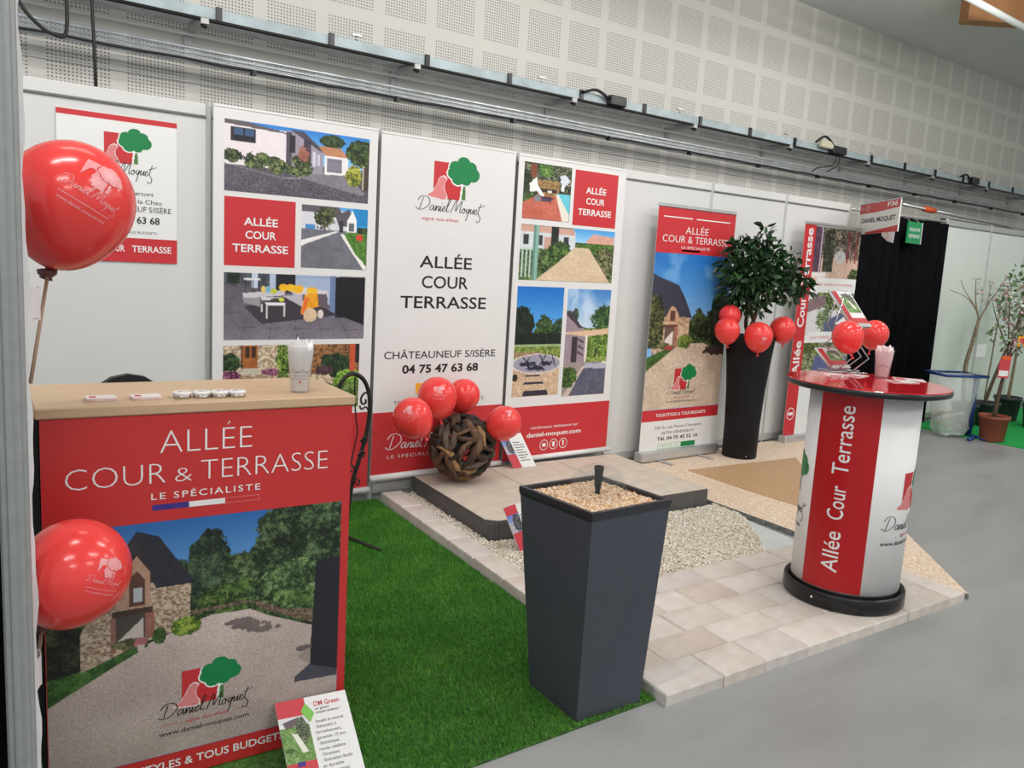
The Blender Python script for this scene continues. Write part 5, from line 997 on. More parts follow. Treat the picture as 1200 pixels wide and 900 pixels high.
b = MB(); pr_ = [(.012, .124), (.045, .122), (.078, .108), (.100, .080), (.110, .045), (.113, .014)]; b.lathe(pr_+[(r-.0012, z-.0008) for r, z in pr_[::-1]], c_, 'water_film', 32); b.build('water_bell', t)

# ------------------------------------------------------------------ tall black vase with ficus
VC = (4.625, -.325)
t = thing('tall_vase', (*VC, ZR), 'tall tapering black round vase holding the ficus', 'vase')
b = MB(); b.lathe([(.150, .0), (.152, .01), (.155, .3), (.168, .6), (.190, .85), (.212, 1.06), (.218, 1.085), (.222, 1.09), (.212, 1.092), (.200, 1.07), (.185, .98), (.0005, .98)], (*VC, ZR), 'vase_black', 48); b.build('vase_body', t)
b = MB(); b.lathe([(.001, .975), (.178, .985), (.12, .995), (.001, 1.0)], (*VC, ZR), 'soil', 24); b.build('soil', t)
b = MB(); a_ = math.atan2(-.80, -.45); b.lathe([(.006, -.002), (.006, .002), (.001, .003)], (VC[0]+.152*math.cos(a_), VC[1]+.152*math.sin(a_), ZR+.03), 'ink_white', 10); b.build('white_dot', t)
t = thing('ficus_tree', (*VC, ZR+1.0), 'dense dark green ficus with braided stems in the tall black vase', 'plant')
b = MB()
for k in range(3):
    pts = [(VC[0]-.02+.045*math.cos(k*2.1+zz*9)*(1-.3*zz), VC[1]+.045*math.sin(k*2.1+zz*9)*(1-.3*zz), ZR+.98+zz) for zz in [i*.06 for i in range(8)]]
    top_ = [(VC[0]+[-.18, .02, .28][k], VC[1]+[.0, .05, -.06][k], 1.62), (VC[0]+[-.22, .0, .45][k], VC[1]+[-.02, 0, -.1][k], 1.8)]; b.tube(catmull(pts+top_, 3), [.020]*24+[.011]*100 if False else .017, 'bark_brown', 8)
b.build('braided_stem', t)
def leaf_cloud(name, parent, clusters, n, L, mats, seed, wr=.42, droop=.25, loc=None):
    r_ = np.random.default_rng(seed); V = []; F_ = []; mi = []; k = 0; wts = np.array([c[3]**3 for c in clusters]); wts = wts/wts.sum()
    for (cx, cy, cz, rr) , cnt in zip(clusters, r_.multinomial(n, wts)):
        for _ in range(cnt):
            d = r_.normal(0, 1, 3); d /= np.linalg.norm(d); q = np.array((cx, cy, cz))+d*rr*r_.uniform(.45, 1.05)*np.array((1, .8, .9)); d2 = d*.8+r_.normal(0, .45, 3)+np.array((0, 0, -droop)); d2 /= np.linalg.norm(d2)
            s_ = np.cross(d2, r_.normal(0, 1, 3)); s_ /= np.linalg.norm(s_); nn = np.cross(s_, d2); l = L*r_.uniform(.7, 1.2); w_ = l*wr*.5
            V += [q, q+d2*l*.35+s_*w_+nn*w_*.25, q+d2*l*.75+s_*w_*.75+nn*w_*.2-np.array((0, 0, l*.04)), q+d2*l-np.array((0, 0, l*.10)), q+d2*l*.75-s_*w_*.75+nn*w_*.2-np.array((0, 0, l*.04)), q+d2*l*.35-s_*w_+nn*w_*.25, q+d2*l*.5]
            F_ += [(k, k+1, k+6), (k+1, k+2, k+6), (k+2, k+3, k+6), (k+3, k+4, k+6), (k+4, k+5, k+6), (k+5, k, k+6)]; mi += [r_.integers(0, len(mats))]*6; k += 7
    return raw_mesh(name, np.array(V), np.array(F_), mats, np.array(mi), parent, (0, 0, 0))
def view(c0, r_, u_, f_=0): return tuple(Vector(c0)+Vector((.798, -.602, 0))*r_+Vector((0, 0, 1))*u_+Vector((.602, .798, 0))*f_)
FC = (4.53, -.40, 1.66)
cl = [(*view(FC, a, u_, f_), r_) for (a, u_, f_, r_) in [(-.12,-.10,0,.16),(-.20,.02,-.05,.13),(-.10,.12,0,.15),(-.02,.0,-.1,.17),(.05,.20,0,.13),(.02,.30,.0,.08),(.04,.38,0,.05),(-.16,.22,0,.10),(.12,.10,0,.15),(.15,-.06,-.05,.14),(.24,.06,0,.12),(.30,-.02,0,.12),(.38,-.04,.0,.09),(.27,.16,0,.07),(.42,-.12,0,.06),(-.22,-.16,0,.10),(-.10,-.26,0,.08),(.08,-.18,0,.10),(-.26,.08,0,.07),(.30,-.16,0,.08),(-.24,-.26,0,.06),(.02,-.28,-.05,.07),(.36,.04,0,.06)]]
leaf_cloud('foliage', t, cl, 1500, .085, ['ficus_%d' % i for i in range(4)], 5)
for (cc, R_, lab, pd) in [((4.415, -.56, 1.150), .120, 'red balloon at the front of the tall vase, lowest of its cluster', (.35, -.35, .1)), ((4.80, -.52, 1.205), .112, 'red balloon on the right side of the tall vase', None), ((4.17, -.42, 1.187), .105, 'red balloon on the left side of the tall vase', None), ((4.34, -.30, 1.30), .095, 'red balloon half hidden behind the ficus stems', None)]:
    balloon(cc, R_, vdir(.1, -1, .3) if R_ < .12 else vdir(0, -1, .2), lab, None, pd, (0, 0, 1), .6)

# ------------------------------------------------------------------ reception counter
CO = Vector((-1.197, -2.400, 0)); CX = Vector((.9973, -.0740, 0)); CY = Vector((.0740, .9973, 0)); CW, CD, CH = .900, .395, 1.200
cfr = Fr(CO, CX, (0, 0, 1)); ca = math.atan2(CX.y, CX.x)
def cp(u, d, z): p = CO+CX*u+CY*d; return (p.x, p.y, z)
t = thing('reception_counter', cp(CW/2, CD/2, .008), 'red promotion counter with beech top and printed courtyard photo', 'counter', None, ca)
b = MB(); b.bbox(cp(CW/2, CD/2, CH-.016), (CW+.016, CD+.016, .032), 'beech', .004, ca); b.build('counter_top', t)
b = MB(); b.box(cp(.012, CD/2+.006, .60), (.02, CD-.03, 1.14), 'black_cloth', ca); b.build('side_panel', t); b = MB(); b.box(cp(CW-.010, CD/2+.006, .60), (.014, CD-.03, 1.14), 'red_counter', ca); b.build('side_panel', t)
b = MB(); b.box(cp(CW/2, CD/2+.01, .026), (CW-.03, CD-.06, .035), 'black_plastic', ca); b.build('base', t)
b = MB(); b.box(cp(CW/2, .25, .62), (CW-.06, CD*.5, .02), 'black_plastic', ca); b.build('inner_shelf', t)
b = MB(); slab(b, cfr, .004, CW, .012, CH-.034, -.006, 0, 'red_counter'); t = b.build('front_panel', t)
lay_photo('photo_print', t, cfr, .006, .872, .095, .845, pic_courtyard(360, 310), .0008, 1.05)
b = MB(); logo(b, cfr, .368, .240, .118, n=72); b.build('logo', t)
b = MB(); write(b, cfr, 'ALLÉE', .442, 1.050, .266, .067, 'ink_white', 'C', -.021); write(b, cfr, 'COUR', .062, .961, .262, .060, 'ink_white', 'L', -.021); write(b, cfr, '&', .350, .961, .048, .042, 'ink_white', 'L', -.021); write(b, cfr, 'TERRASSE', .424, .961, .396, .060, 'ink_white', 'L', -.021)
write(b, cfr, 'LE SPÉCIALISTE', .284, .913, .318, .0195, 'ink_white', 'L', .006, 1.25)
rect(b, cfr, .287, .390, .880, .897, 'ink_blue'); rect(b, cfr, .390, .495, .880, .897, 'ink_white'); rect(b, cfr, .495, .600, .8955, .897, 'ink_pink'); rect(b, cfr, .495, .600, .880, .8815, 'ink_pink'); rect(b, cfr, .5985, .600, .880, .897, 'ink_pink')
signature(b, cfr, .297, .212, .285, 'ink_black', 1.05, e=.0020, tilt=.03, hk=.92); write(b, cfr, 'signe vos allées', .445, .186, .13, .012, 'ink_red', 'C', e=.0016); rect(b, cfr, .31, .37, .1905, .1920, 'ink_red', .0016); rect(b, cfr, .53, .575, .1905, .1920, 'ink_red', .0016)
write(b, cfr, 'www.daniel-moquet.com', .302, .157, .272, .0145, 'ink_black', 'L', .004, e=.0018); write(b, cfr, 'TOUS STYLES & TOUS BUDGETS', .412, .046, .56, .025, 'ink_white', 'C', .015); b.build('lettering', t)
ZC = CH+.0005
for (u, d, lab) in [(.165, .09, 'small stack of white business cards on the counter, left one'), (.285, .085, 'small stack of white business cards on the counter, beside the tins')]:
    p = cp(u, d, ZC); t = thing('card_stack', p, lab, 'cards', None, ca); b = MB()
    for i in range(5): b.box((p[0], p[1], p[2]+.0012+i*.0017), (.080, .052, .0015), 'print_pale' if i % 2 else 'sheet_gloss', ca+.05*math.sin(i*2))
    b.build('cards', t); f2 = Fr((p[0], p[1], p[2]+.0085), CX, CY); b = MB(); rect(b, f2, -.03, -.012, -.012, .012, 'ink_red'); write(b, f2, 'ALLÉE COUR TERRASSE', -.006, .002, .038, .004, 'ink_grey'); b.build('print', t)
for i, u in enumerate([.385, .440, .492, .544]):
    p = cp(u, .072-.004*i, ZC); t = thing('mint_tin', p, 'small round white tin on the counter, '+['leftmost', 'second from left', 'third from left', 'rightmost'][i]+' of the row', 'tin', 'row of small tins on the counter')
    b = MB(); b.lathe([(.024, 0), (.0255, .003), (.0255, .012)], p, 'steel', 28); b.build('body', t); b = MB(); b.lathe([(.0265, .010), (.0265, .0175), (.025, .019), (.001, .019)], p, 'tin_lid', 28); t = b.build('lid', t)
    f2 = Fr((p[0], p[1], p[2]+.019), CX, CY); b = MB(); rect(b, f2, -.006, 0, .0, .010, 'ink_red', .0004); rect(b, f2, -.014, .014, -.008, -.005, 'ink_grey', .0004); b.build('print', t)
def cup(loc, h, r0, r1, lab, fill_m, tilt=0, crumple=1):
    t = thing('plastic_cup', loc, lab, 'cup'); b = MB(); b.lathe([(r0-.002, .002), (r0, 0), (r1, h), (r1+.0025, h+.002), (r1-.001, h), (r0-.0015, .004), (.001, .004)], loc, 'cup_clear', 28); b.build('cup_body', t)
    rnd = random.Random(int(h*1000)); b = MB(); P = []; n = 20; L = [(r0*.80, .006), (r0*.9, h*.3), (r1*.86, h*.7), (r1*.93, h*1.02), (r1*.6, h*1.10), (r1*.3, h*.96)]
    for k, (r, z) in enumerate(L):
        for i in range(n): a = 2*PI*i/n; q = r*(1+rnd.uniform(-.10, .04)); P.append((loc[0]+q*math.cos(a), loc[1]+q*math.sin(a), loc[2]+z+(rnd.uniform(-.02, .02) if k >= 3 else 0)))
    f = [(k*n+i, k*n+(i+1) % n, (k+1)*n+(i+1) % n, (k+1)*n+i) for k in range(len(L)-1) for i in range(n)]+[tuple(range(n-1, -1, -1))]; b.add(P, f, fill_m); b.build('white_bags', t); return t
d_ = Vector((CAMP.x, CAMP.y, 0))
def cyl_map(c, r0, r1, h, th0): 
    def mp(s, z, e):
        r = r0+(r1-r0)*z/h+e; a = th0+s/(r0+r1)*2; return (c[0]+r*math.cos(a), c[1]+r*math.sin(a), c[2]+z)
    return mp
c_ = cp(.755, .095, ZC); t = cup(c_, .150, .030, .043, 'clear plastic cup of crumpled white bags on the counter', 'bag_white')
th = math.atan2(CAMP.y-c_[1], CAMP.x-c_[0]); mp = cyl_map(c_, .031, .044, .15, th); b = MB(); signature(b, mp, -.034, .068, .068, 'ink_black', .8, hk=.9); write(b, mp, 'signe vos allées', 0, .056, .04, .004, 'ink_grey', 'C'); write(b, mp, 'www.daniel-moquet.com', 0, .047, .05, .004, 'ink_grey', 'C'); rect(b, mp, -.003, .003, .034, .041, 'ink_red'); b.build('print', t)
# chair behind the counter
t = thing('office_chair', (-.70, -1.25, 0), 'black chair behind the counter, only its rounded backrest visible', 'chair')
b = MB(); pr = [(.17*math.sin(a)*1.0, .93+.17*math.cos(a)) for a in [i*PI/8-PI/2 for i in range(9)]]
pl = [(-.70+q[0], q[1]) for q in pr]+[(-.70+.19, .60), (-.70-.19, .60)]
n = len(pl); b.add([(x, -1.19-.03*(z-.6), z) for x, z in pl]+[(x, -1.15-.03*(z-.6), z) for x, z in pl], [tuple(range(n)), tuple(range(2*n-1, n-1, -1))]+[((i+1) % n, i, n+i, n+(i+1) % n) for i in range(n)], 'black_matte'); b.build('backrest', t)
b = MB(); b.bbox((-.70, -1.36, .46), (.44, .44, .06), 'black_matte', .03); b.build('seat', t)
for sx in (-.18, .18):
    for sy in (-.18, .18): b = MB(); b.tube([(-.70+sx, -1.36+sy, .44), (-.70+sx*1.1, -1.36+sy*1.1, .0)], .011, 'steel', 8); b.build('leg', t)
b = MB(); [b.tube([(-.70+s_, -1.17, .47), (-.70+s_, -1.165, .68)], .011, 'steel', 8) for s_ in (-.14, .14)]; b.build('back_support', t)
# wrought iron garden ornament right of the counter
t = thing('wrought_iron_trellis', (.54, -.72, 0), 'black wrought-iron garden trellis with scrolls right of the counter', 'trellis'); TY = -.75
main = [(.500, .70), (.478, .86), (.480, .928), (.508, .969), (.549, .992), (.601, .975), (.640, .930), (.664, .851), (.667, .758), (.655, .660), (.631, .563), (.603, .466), (.574, .370), (.557, .247), (.545, .12), (.54, .008)]
b = MB(); b.tube([(p.x, TY, p.y) for p in catmull([(x, z, 0) for x, z in main], 5)], .0125, 'black_iron', 8); b.build('bent_bar', t)
b = MB(); b.tube([(p.x, TY-.01, p.y) for p in catmull([(x, z, 0) for x, z in [(.66, .78), (.650, .87), (.626, .880), (.606, .85), (.615, .82), (.636, .825), (.634, .845)]], 6)], .006, 'black_iron', 6); b.tube([(p.x, TY-.01, p.y) for p in catmull([(x, z, 0) for x, z in [(.662, .76), (.640, .80), (.610, .79), (.600, .81)]], 6)], .005, 'black_iron', 6); b.build('scroll', t)
b = MB(); b.tube([(p.x, TY+.01, p.y) for p in catmull([(x, z, 0) for x, z in [(.575, .97), (.577, .86), (.588, .74), (.600, .66), (.583, .567), (.565, .47), (.552, .40), (.55, .2)]], 6)], .004, 'black_iron', 6); b.build('wire', t)
b = MB()
for z, s_ in [(.52, 1), (.44, -1), (.60, 1), (.36, 1)]: x0 = .555+.32*(z-.25)*.5; b.tube([(x0+q[0]*s_, TY-.012, z+q[1]) for q in [(0, 0), (.02, .03), (.04, .02), (.035, -.005), (.02, .0)]], .006, 'black_iron', 6)
b.build('leaf_scroll', t)
b = MB(); b.tube([(.50, TY, .9), (.46, -.60, .4), (.45, -.55, .008)], .011, 'black_iron', 8); b.build('rear_bar', t)
b = MB(); b.tube([(.66, -.95, .018), (.60, -.72, .018), (.545, -.48, .018)], .011, 'black_iron', 8); b.build('foot', t)

# ------------------------------------------------------------------ round promotion table
KC = (2.413, -2.705); KR = .264; KZ = .052; KT = 1.168; KTH = math.atan2(CAMP.y-KC[1], CAMP.x-KC[0])
t = thing('promotion_table', (*KC, KZ), 'tall round promotion table with red glossy top and vertical lettering', 'table')
b = MB(); b.lathe([(.272, 0), (.292, .004), (.296, .012), (.296, .072), (.292, .080), (.276, .082), (.272, .066), (.262, .064), (.001, .064)], (*KC, KZ), 'black_plastic', 64); b.build('base_ring', t)
b = MB(); b.lathe([(.001, .066), (KR-.002, .066), (KR-.002, .095), (.001, .095)], (*KC, KZ), 'black_plastic', 64); b.build('inner_ring', t)
b = MB(); b.lathe([(KR, .092+KZ), (KR, KT-.035)], (*KC, 0), 'wrap_white', 96); t0 = t; t = b.build('wrap', t)
mp = cyl_map((KC[0], KC[1], 0), KR, KR, 1, KTH)
D = PI/180*KR
b = MB(); rect(b, mp, -47*D, 18*D, .094+KZ, KT-.036, 'red_deep', .0006, 24); b.build('red_band', t)
b = MB(); BX = -8*D
for s_, z, wd in [('Allée', .240, .205), ('Cour', .505, .168), ('Terrasse', .730, .340)]: write(b, mp, s_, BX, z, wd, .078, 'ink_white', bold=.004, rot=True, e=.0014, sub=.016)
b.build('lettering', t)
for (x0, nm) in [(55*D, 'r'), (-118*D, 'l')]:
    b = MB(); logo(b, mp, x0, .575, .185, n=44); b.build('logo', t); b = MB(); xx = x0-24*D; signature(b, mp, xx, .475, .40, 'ink_black', 1.0); rect(b, mp, xx+.01, xx+.10, .440, .443, 'ink_grey'); write(b, mp, 'signe vos allées', xx+.21, .440, .16, .018, 'ink_red', 'C', sub=.02); write(b, mp, 'www.daniel-moquet.com', xx+.005, .400, .36, .022, 'ink_black', bold=.01, sub=.02); b.build('lettering', t)
b = MB(); t = t0; b.lathe([(.001, -.034), (.372, -.034), (.384, -.030), (.388, -.017), (.384, -.003)], (*KC, KT), 'black_plastic', 72); b.build('top_edge', t)
b = MB(); b.lathe([(.384, -.003), (.380, 0), (.001, 0)], (*KC, KT), 'red_gloss', 72, False); b.build('table_top', t)
b = MB(); b.lathe([(.006, -.001), (.006, .002), (.001, .003)], (0, 0, 0), 'ink_white', 10); th = KTH-.48
b.v = [(KC[0]+.296*math.cos(th)+(z)*math.cos(th)-x*math.sin(th), KC[1]+.296*math.sin(th)+z*math.sin(th)+x*math.cos(th), KZ+.045+y) for x, y, z in b.v]; b.build('white_stud', t)
ZK = KT+.0008
c_ = (2.735, -2.595, ZK); c_ = (2.660, -2.640, ZK); t = cup(c_, .142, .034, .047, 'clear plastic cup of folded pinkish bags on the round promotion table', 'bag_pink'); th = math.atan2(CAMP.y-c_[1], CAMP.x-c_[0]); mpc = cyl_map(c_, .035, .048, .142, th); b = MB(); signature(b, mpc, -.032, .060, .064, 'ink_black', .8); b.build('print', t)
for (px, py, rz, lab) in [(2.44, -2.50, .5, 'white leaflet lying at the left of the round table, by the brochure rack'), (2.55, -2.555, .2, 'white leaflet lying at the front of the brochure rack'), (2.60, -2.775, -.4, 'white leaflet lying in front of the cup on the round table'), (2.74, -2.745, -.9, 'white leaflet lying at the right edge of the round table')]:
    f2 = Fr((px, py, ZK), (math.cos(rz), math.sin(rz), 0), (-math.sin(rz), math.cos(rz), 0)); t = thing('leaflet', (px, py, ZK), lab, 'leaflet'); b = MB(); slab(b, f2, -.075, .075, -.05, .05, 0, .002, 'sheet_gloss'); b.build('sheet', t); b = MB(); rect(b, f2, -.075, .075, .025, .05, 'print_pale', .0026); rect(b, f2, -.065, -.02, -.04, .015, 'ink_red', .0026); b.build('print', t)
# wire brochure rack
t = thing('brochure_rack', (2.55, -2.48, ZK), 'zigzag wire brochure rack standing on the round promotion table', 'brochure rack')
RX = Vector((.7975, -.6033, 0)); RY = Vector((.6033, .7975, 0)); RO = Vector((2.640, -2.440, ZK))
def rp(a, d, z): p = RO+RX*a+RY*d; return (p.x, p.y, ZK+z)
def rack_tray(a0, z0, a1, z1, wd):    # foot edge (a0,z0), head edge (a1,z1)
    WD = (RX*.85+RY*.53).normalized()
    def rp(a, d, z): p = RO+RX*a+WD*d; return (p.x, p.y, ZK+z)
    b = MB(); d = Vector((a1-a0, z1-z0)); L = d.length
    for dd in (-wd/2, wd/2): b.tube([rp(a0, dd, z0), rp(a1, dd, z1)], .005, 'alu_dull', 6)
    b.tube([rp(a0, -wd/2, z0), rp(a0, wd/2, z0)], .005, 'alu_dull', 6); b.tube([rp(a1, -wd/2, z1), rp(a1, wd/2, z1)], .005, 'alu_dull', 6)
    f2 = Fr(rp(a0, -wd/2, z0), WD, Vector(rp(a1, 0, z1))-Vector(rp(a0, 0, z0)))
    slab(b, f2, .0, wd, -.0, .022, 0, .024, 'alu_dull'); slab(b, f2, 0, wd, 0, L, -.003, 0, 'alu_dull'); b.build('tray', t); return f2, L
fA, LA = rack_tray(.055, .245, -.088, .432, .15); fB, LB = rack_tray(-.03, .014, -.126, .122, .15)
def wire(dd, pts):
    b = MB(); b.tube([rp(a, dd, z) for a, z in pts], .0042, 'steel', 6); b.build('zigzag_wire', t)
for dd in (-.05, .05): wire(dd, [(.012, .006), (.10, .085), (.026, .176), (-.01, .225), (.055, .255)]); wire(dd, [(-.126, .122), (-.06, .19), (-.105, .25), (-.07, .40)]); wire(dd, [(-.03, .13), (.013, .087), (-.05, .024)]); wire(dd, [(-.13, .005), (.10, .005)])
for f2, L, lab in [(fA, LA, 'brochures with red edge in the upper tray of the wire rack'), (fB, LB, 'brochures with red edge in the lower tray of the wire rack')]:
    t = thing('brochure_stack', f2(0, .024, .001), lab, 'brochures'); b = MB(); slab(b, f2, .008, .162, .024, L-.005, .001, .010, 'sheet_gloss'); b.build('paper', t)
    b = MB(); rect(b, f2, .008, .162, .024, .06, 'red_print', .0106); rect(b, f2, .008, .045, .024, L-.005, 'red_deep', .0108); b.build('red_edge', t)
    lay_photo('photo_print', t, f2, .05, .155, L*.40, L-.012, pic_small_garden(26, 30), .0108)
balloon((2.560, -2.480, 1.372), .081, vdir(.3, -1, .2), 'red balloon on the wire rack of the round table, left one', None, None)
balloon((2.985, -2.390, 1.372), .078, vdir(-.2, -1, .2), 'red balloon on the wire rack of the round table, right one', None, None)

# ------------------------------------------------------------------ left foreground post
t = thing('front_post', (-1.299, -2.80, 0), 'grey ribbed aluminium post at the left edge in the foreground', 'post')
b = MB(); prof = []
for k in range(48): a = 2*PI*k/48; r = .0305*(1-.16*(0.5+.5*math.cos(8*a))**2); prof.append((-1.299+r*math.cos(a), -2.80+r*math.sin(a)))
b.prism(prof, 0.012, 2.50, 'post_grey'); b.build('ribbed_profile', t)
b = MB(); b.bbox((-1.299, -2.80, .006), (.10, .10, .012), 'alu_dull', .003); b.build('foot_plate', t)
t = thing('edge_cloth', (-1.262, -2.788, 0), 'narrow white cloth hem running down the foreground post', 'cloth'); b = MB(); P = []; n = 60
for i in range(n+1):
    z = .25+2.2*i/n; w0 = .010+.0035*math.sin(z*17)+.002*math.sin(z*41)
    P += [(-1.272, -2.786, z), (-1.268+w0, -2.776, z), (-1.268+w0, -2.773, z), (-1.272, -2.775, z)]
b.add(P, [(4*i+k, 4*i+(k+1) % 4, 4*i+4+(k+1) % 4, 4*i+4+k) for i in range(n) for k in range(4)]+[(3,2,1,0), (4*n, 4*n+1, 4*n+2, 4*n+3)], 'cloth_white'); b.build('hem', t)
curt = curtain('black_drape', -1.95, -1.300, -2.735, .02, 1.72, 'black_cloth', 4, .012, (-1.6, -2.775, 0)); tag(curt, 'black cloth hanging left of the foreground post', 'cloth')
def tape(path, z, hh, lab):      # strip looped round the stick and stuck to the back of the post
    b = MB(); P = []; q = catmull([(x, y, 0) for x, y in path], 5); n = len(q)-1
    for i, p in enumerate(q):
        dz = .004*math.sin(i*.9); t_ = (q[min(i+1, n)]-q[max(i-1, 0)]).normalized(); o_ = Vector((-t_.y, t_.x, 0))*.0008
        P += [(p.x+o_.x, p.y+o_.y, z-hh/2+dz), (p.x+o_.x, p.y+o_.y, z+hh/2+dz*.5), (p.x-o_.x, p.y-o_.y, z+hh/2+dz*.5), (p.x-o_.x, p.y-o_.y, z-hh/2+dz)]
    b.add(P, [(4*i+k, 4*i+(k+1) % 4, 4*i+4+(k+1) % 4, 4*i+4+k) for i in range(n) for k in range(4)], 'tape_white'); tag(b.build('tape_strip', None, (path[0][0], path[0][1], z)), lab, 'tape')
tape([(-1.285, -2.770), (-1.262, -2.758), (-1.232, -2.718), (-1.224, -2.692), (-1.236, -2.684), (-1.262, -2.720), (-1.290, -2.764)], 1.505, .072, 'white tape strip holding the upper balloon stick to the post')
tape([(-1.285, -2.770), (-1.266, -2.768), (-1.248, -2.742), (-1.246, -2.708), (-1.258, -2.704), (-1.272, -2.730), (-1.290, -2.764)], .615, .075, 'white tape strip holding the lower balloon stick to the post')

# ------------------------------------------------------------------ potted trees and waste bag on the right
def pot(t, c, r, h, m):
    b = MB(); b.lathe([(r*.74, 0), (r*.78, .01), (r*.94, h*.86), (r*1.02, h*.87), (r*1.03, h), (r*.95, h), (r*.90, h*.88), (.001, h*.88)], c, m, 28); b.build('pot', t); b = MB(); b.lathe([(.001, h*.9), (r*.88, h*.9)], c, 'soil', 20, False); b.build('soil', t)
def twigs(t, stems, m): 
    b = MB(); [b.tube(catmull(s_, 4), [r0+(r1-r0)*i/(4*(len(s_)-1)) for i in range(4*(len(s_)-1)+1)], m, 6) for s_, r0, r1 in stems]; b.build('stem', t)
def petals(name, t, pts, n, spread, s, mats, seed): leaf_cloud(name, t, [(*p, spread) for p in pts], n, s, mats, seed, .7, .1)
# brown pot tree with label
B0_ = Vector((8.16, -.98, .009)); t = thing('potted_tree', B0_, 'young blossoming tree with orange-labelled stem in the brown pot', 'tree'); pot(t, B0_, .155, .28, 'terracotta')
st = [([view(B0_, 0, .25), view(B0_, .01, .55), view(B0_, .05, .85), view(B0_, .10, 1.25), view(B0_, .16, 1.75)], .022, .006), ([view(B0_, -.02, .25), view(B0_, .03, .6), view(B0_, .04, 1.0), view(B0_, -.02, 1.5)], .018, .005), ([view(B0_, .06, .9), view(B0_, .22, 1.2), view(B0_, .30, 1.6)], .010, .004), ([view(B0_, .04, 1.0), view(B0_, -.12, 1.3), view(B0_, -.2, 1.5)], .009, .003), ([view(B0_, .1, 1.2), view(B0_, .3, 1.4), view(B0_, .38, 1.75)], .008, .003)]
twigs(t, st, 'bark_brown'); rr = np.random.default_rng(3)
pts = [view(B0_, .0+.42*rr.random()-.12, 1.0+.75*rr.random(), rr.normal(0, .08)) for _ in range(18)]; petals('blossom', t, pts, 260, .09, .045, ['blossom_pink', 'blossom_white', 'leaf_grey'], 8); petals('leaves', t, pts, 160, .10, .06, ['leaf_mid', 'leaf_grey'], 9)
f2 = Fr(view(B0_, -.07, .70, -.06), (.798, -.602, 0), (.05, 0, 1)); b = MB(); slab(b, f2, 0, .12, 0, .20, -.002, 0, 'ink_red'); slab(b, f2, .02, .12, .17, .24, -.003, -.001, 'orange_plastic'); rect(b, f2, .01, .11, .02, .08, 'sheet_gloss', .0008); b.build('label_tag', t); f2 = Fr(view(B0_, .08, 1.05, -.08), (.8, -.6, 0), (.1, 0, 1)); b = MB(); slab(b, f2, 0, .15, 0, .12, -.002, 0, 'ink_yellow'); rect(b, f2, .02, .13, .03, .09, 'ink_red', .0008); b.build('label_tag', t)
# tree rising from the waste bag area, bare branches with pink buds
A0_ = Vector((8.70, -.42, .009)); t = thing('potted_tree', A0_, 'bare young tree with pink buds and white tag behind the blue bag stand', 'tree'); pot(t, A0_, .15, .29, 'pot_dark')
twigs(t, [([view(A0_, -.02, .25), view(A0_, -.06, .70), view(A0_, -.02, 1.0), view(A0_, .02, 1.27)], .030, .020), ([view(A0_, .02, 1.27), view(A0_, -.05, 1.5), view(A0_, -.08, 1.75)], .012, .004), ([view(A0_, .02, 1.27), view(A0_, .12, 1.5), view(A0_, .28, 1.78)], .012, .004), ([view(A0_, .0, 1.35), view(A0_, -.15, 1.52), view(A0_, -.36, 1.60)], .008, .003), ([view(A0_, -.04, 1.42), view(A0_, -.2, 1.62), view(A0_, -.25, 1.72)], .006, .003), ([view(A0_, .08, 1.42), view(A0_, .1, 1.6), view(A0_, .08, 1.74)], .007, .003)], 'bark_pale')
pts = [view(A0_, a, z) for a, z in [(-.08, 1.72), (.28, 1.76), (.2, 1.62), (.1, 1.7), (.05, 1.5), (.14, 1.55), (-.02, 1.6), (.24, 1.68)]]; petals('buds', t, pts, 90, .045, .030, ['blossom_pink', 'leaf_grey'], 12)
f2 = Fr(view(A0_, .02, .84, -.05), (.75, -.6, .15), (-.1, 0, 1)); b = MB(); slab(b, f2, 0, .11, 0, .15, -.002, 0, 'sheet_gloss'); b.build('label_tag', t)
C0_ = Vector((9.12, -.48, .009)); t = thing('potted_tree', C0_, 'slender white-blossomed tree in a dark pot right behind the brown pot', 'tree'); pot(t, C0_, .15, .29, 'pot_dark')
twigs(t, [([view(C0_, -.03, .25), view(C0_, .05, .6), view(C0_, .16, 1.0), view(C0_, .24, 1.3)], .024, .014), ([view(C0_, .24, 1.3), view(C0_, .28, 1.6), view(C0_, .36, 2.05)], .010, .004), ([view(C0_, .2, 1.2), view(C0_, .05, 1.38), view(C0_, -.04, 1.5)], .008, .003), ([view(C0_, .24, 1.3), view(C0_, .4, 1.5), view(C0_, .5, 1.7)], .008, .003)], 'bark_dark')
pts = [view(C0_, .0+.5*rr.random(), 1.15+.6*rr.random(), rr.normal(0, .08)) for _ in range(20)]; petals('blossom', t, pts, 240, .09, .045, ['blossom_white', 'leaf_grey', 'blossom_pink'], 14); petals('leaves', t, pts, 90, .10, .06, ['leaf_mid', 'leaf_grey'], 15)
D0_ = Vector((9.62, -.86, .009)); t = thing('potted_tree', D0_, 'tree tied to a green stake in a dark pot at the right edge', 'tree'); pot(t, D0_, .17, .30, 'pot_dark')
twigs(t, [([view(D0_, 0, .25), view(D0_, .03, .8), view(D0_, .02, 1.3), view(D0_, .1, 1.8)], .026, .008), ([view(D0_, .02, 1.2), view(D0_, -.12, 1.5), view(D0_, -.15, 1.8)], .010, .004)], 'bark_dark'); b = MB(); b.tube([view(D0_, -.12, .26, .03), view(D0_, -.10, 2.05, .03)], .008, 'ink_trunk', 6); b.build('stake', t)
pts = [view(D0_, -.2+.5*rr.random(), 1.0+1.0*rr.random(), rr.normal(0, .08)) for _ in range(20)]; petals('leaves', t, pts, 190, .10, .05, ['leaf_mid', 'leaf_grey', 'blossom_pink', 'blossom_white'], 17)
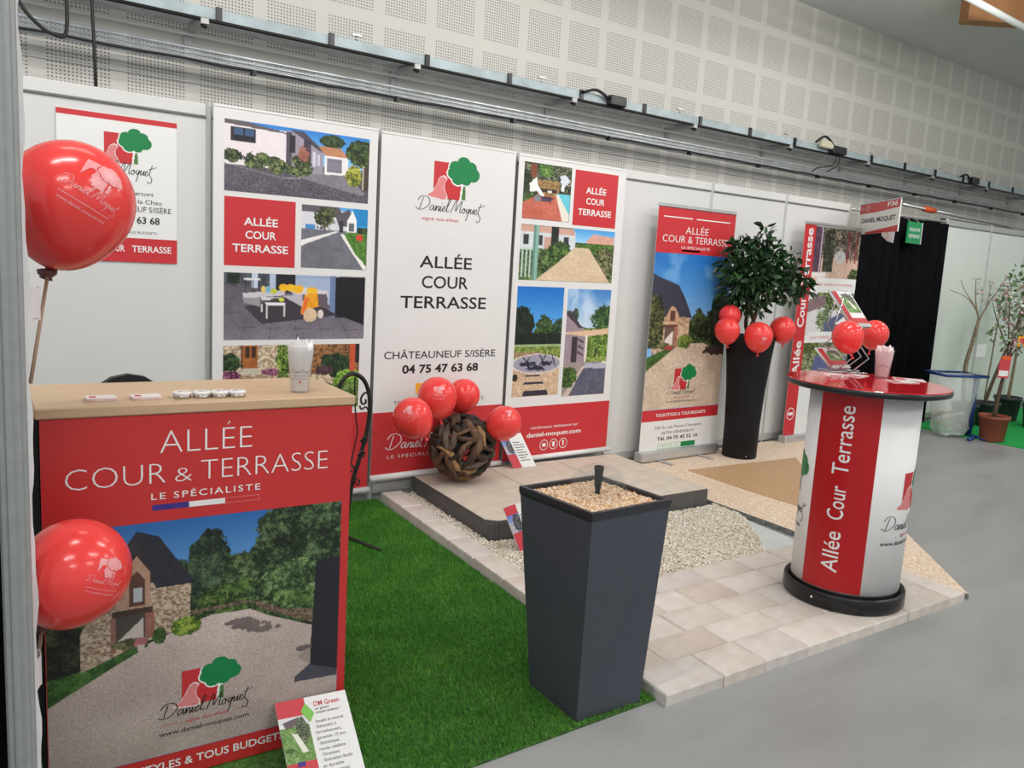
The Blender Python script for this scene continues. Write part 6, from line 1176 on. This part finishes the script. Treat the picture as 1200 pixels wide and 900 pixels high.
E0_ = Vector((9.9, -.40, .009)); t = thing('potted_tree', E0_, 'white-stemmed tree in a dark pot, rearmost at the right edge', 'tree'); pot(t, E0_, .16, .30, 'pot_dark')
twigs(t, [([view(E0_, -.3, .25), view(E0_, -.28, .9), view(E0_, -.26, 1.6)], .012, .008), ([view(E0_, 0, .25), view(E0_, .02, .9), view(E0_, .0, 1.7)], .024, .010)], 'bark_pale'); petals('leaves', t, [view(E0_, .3*rr.random()-.2, 1.2+.7*rr.random()) for _ in range(10)], 90, .12, .06, ['leaf_mid', 'leaf_grey'], 19)
# blue stand with clear waste bag
W0 = Vector((7.93, -.62, 0)); t = thing('bag_stand', W0, 'blue metal stand holding a clear waste bag beside the curtain', 'bin'); WX = Vector((.90, -.44, 0)); WY = Vector((.44, .90, 0))
def wp(a, d, z): p = W0+WX*a+WY*d; return (p.x, p.y, z)
b = MB(); b.tube([wp(*q) for q in [(-.26, -.17, .70), (.26, -.17, .70), (.26, .17, .70), (-.26, .17, .70), (-.26, -.17, .70)]], .016, 'blue_metal', 8); b.build('hoop', t)
b = MB(); b.tube([wp(.262, 0, .70), wp(.262, 0, .02)], .028, 'blue_metal', 8); b.build('upright', t)
b = MB(); b.tube([wp(.262, -.26, .02), wp(.262, .2, .02)], .02, 'blue_metal', 8); b.tube([wp(.262, -.1, .02), wp(.05, -.26, .02)], .02, 'blue_metal', 8); b.build('foot', t)
b = MB(); P = []; n = 28; rnd = random.Random(5); L = [(.70, 1.0), (.55, .97), (.38, .86), (.22, .80), (.10, .80), (.03, .6)]
for z, k in L:
    for i in range(n): a = 2*PI*i/n; q = (1+rnd.uniform(-.07, .07)); ex = math.copysign(abs(math.cos(a))**.6, math.cos(a)); ey = math.copysign(abs(math.sin(a))**.6, math.sin(a)); P.append(wp(.245*k*ex*q, .16*k*ey*q, z+rnd.uniform(-.01, .01)))
b.add(P, [(k*n+i, k*n+(i+1) % n, (k+1)*n+(i+1) % n, (k+1)*n+i) for k in range(5) for i in range(n)]+[tuple(5*n+i for i in range(n-1, -1, -1))], 'plastic_clear', True); b.build('clear_bag', t)
rl = random.Random(9)
tw = thing('waste_pile', wp(0, 0, .05), 'crumpled plastic and straw waste inside the clear bag', 'waste'); b = MB()
for i in range(26):
    p = Vector(wp(rl.uniform(-.14, .14), rl.uniform(-.08, .08), .08+.20*rl.random())); q = Vector((rl.uniform(-.1, .1), rl.uniform(-.07, .07), rl.uniform(-.05, .06))); b.tube([p-q, p+Vector((0, 0, .01)), p+q], .006, rl.choice(['stick_tan', 'bag_white', 'leaf_grey']), 5)
b.build('scraps', tw); tw['kind'] = 'stuff'
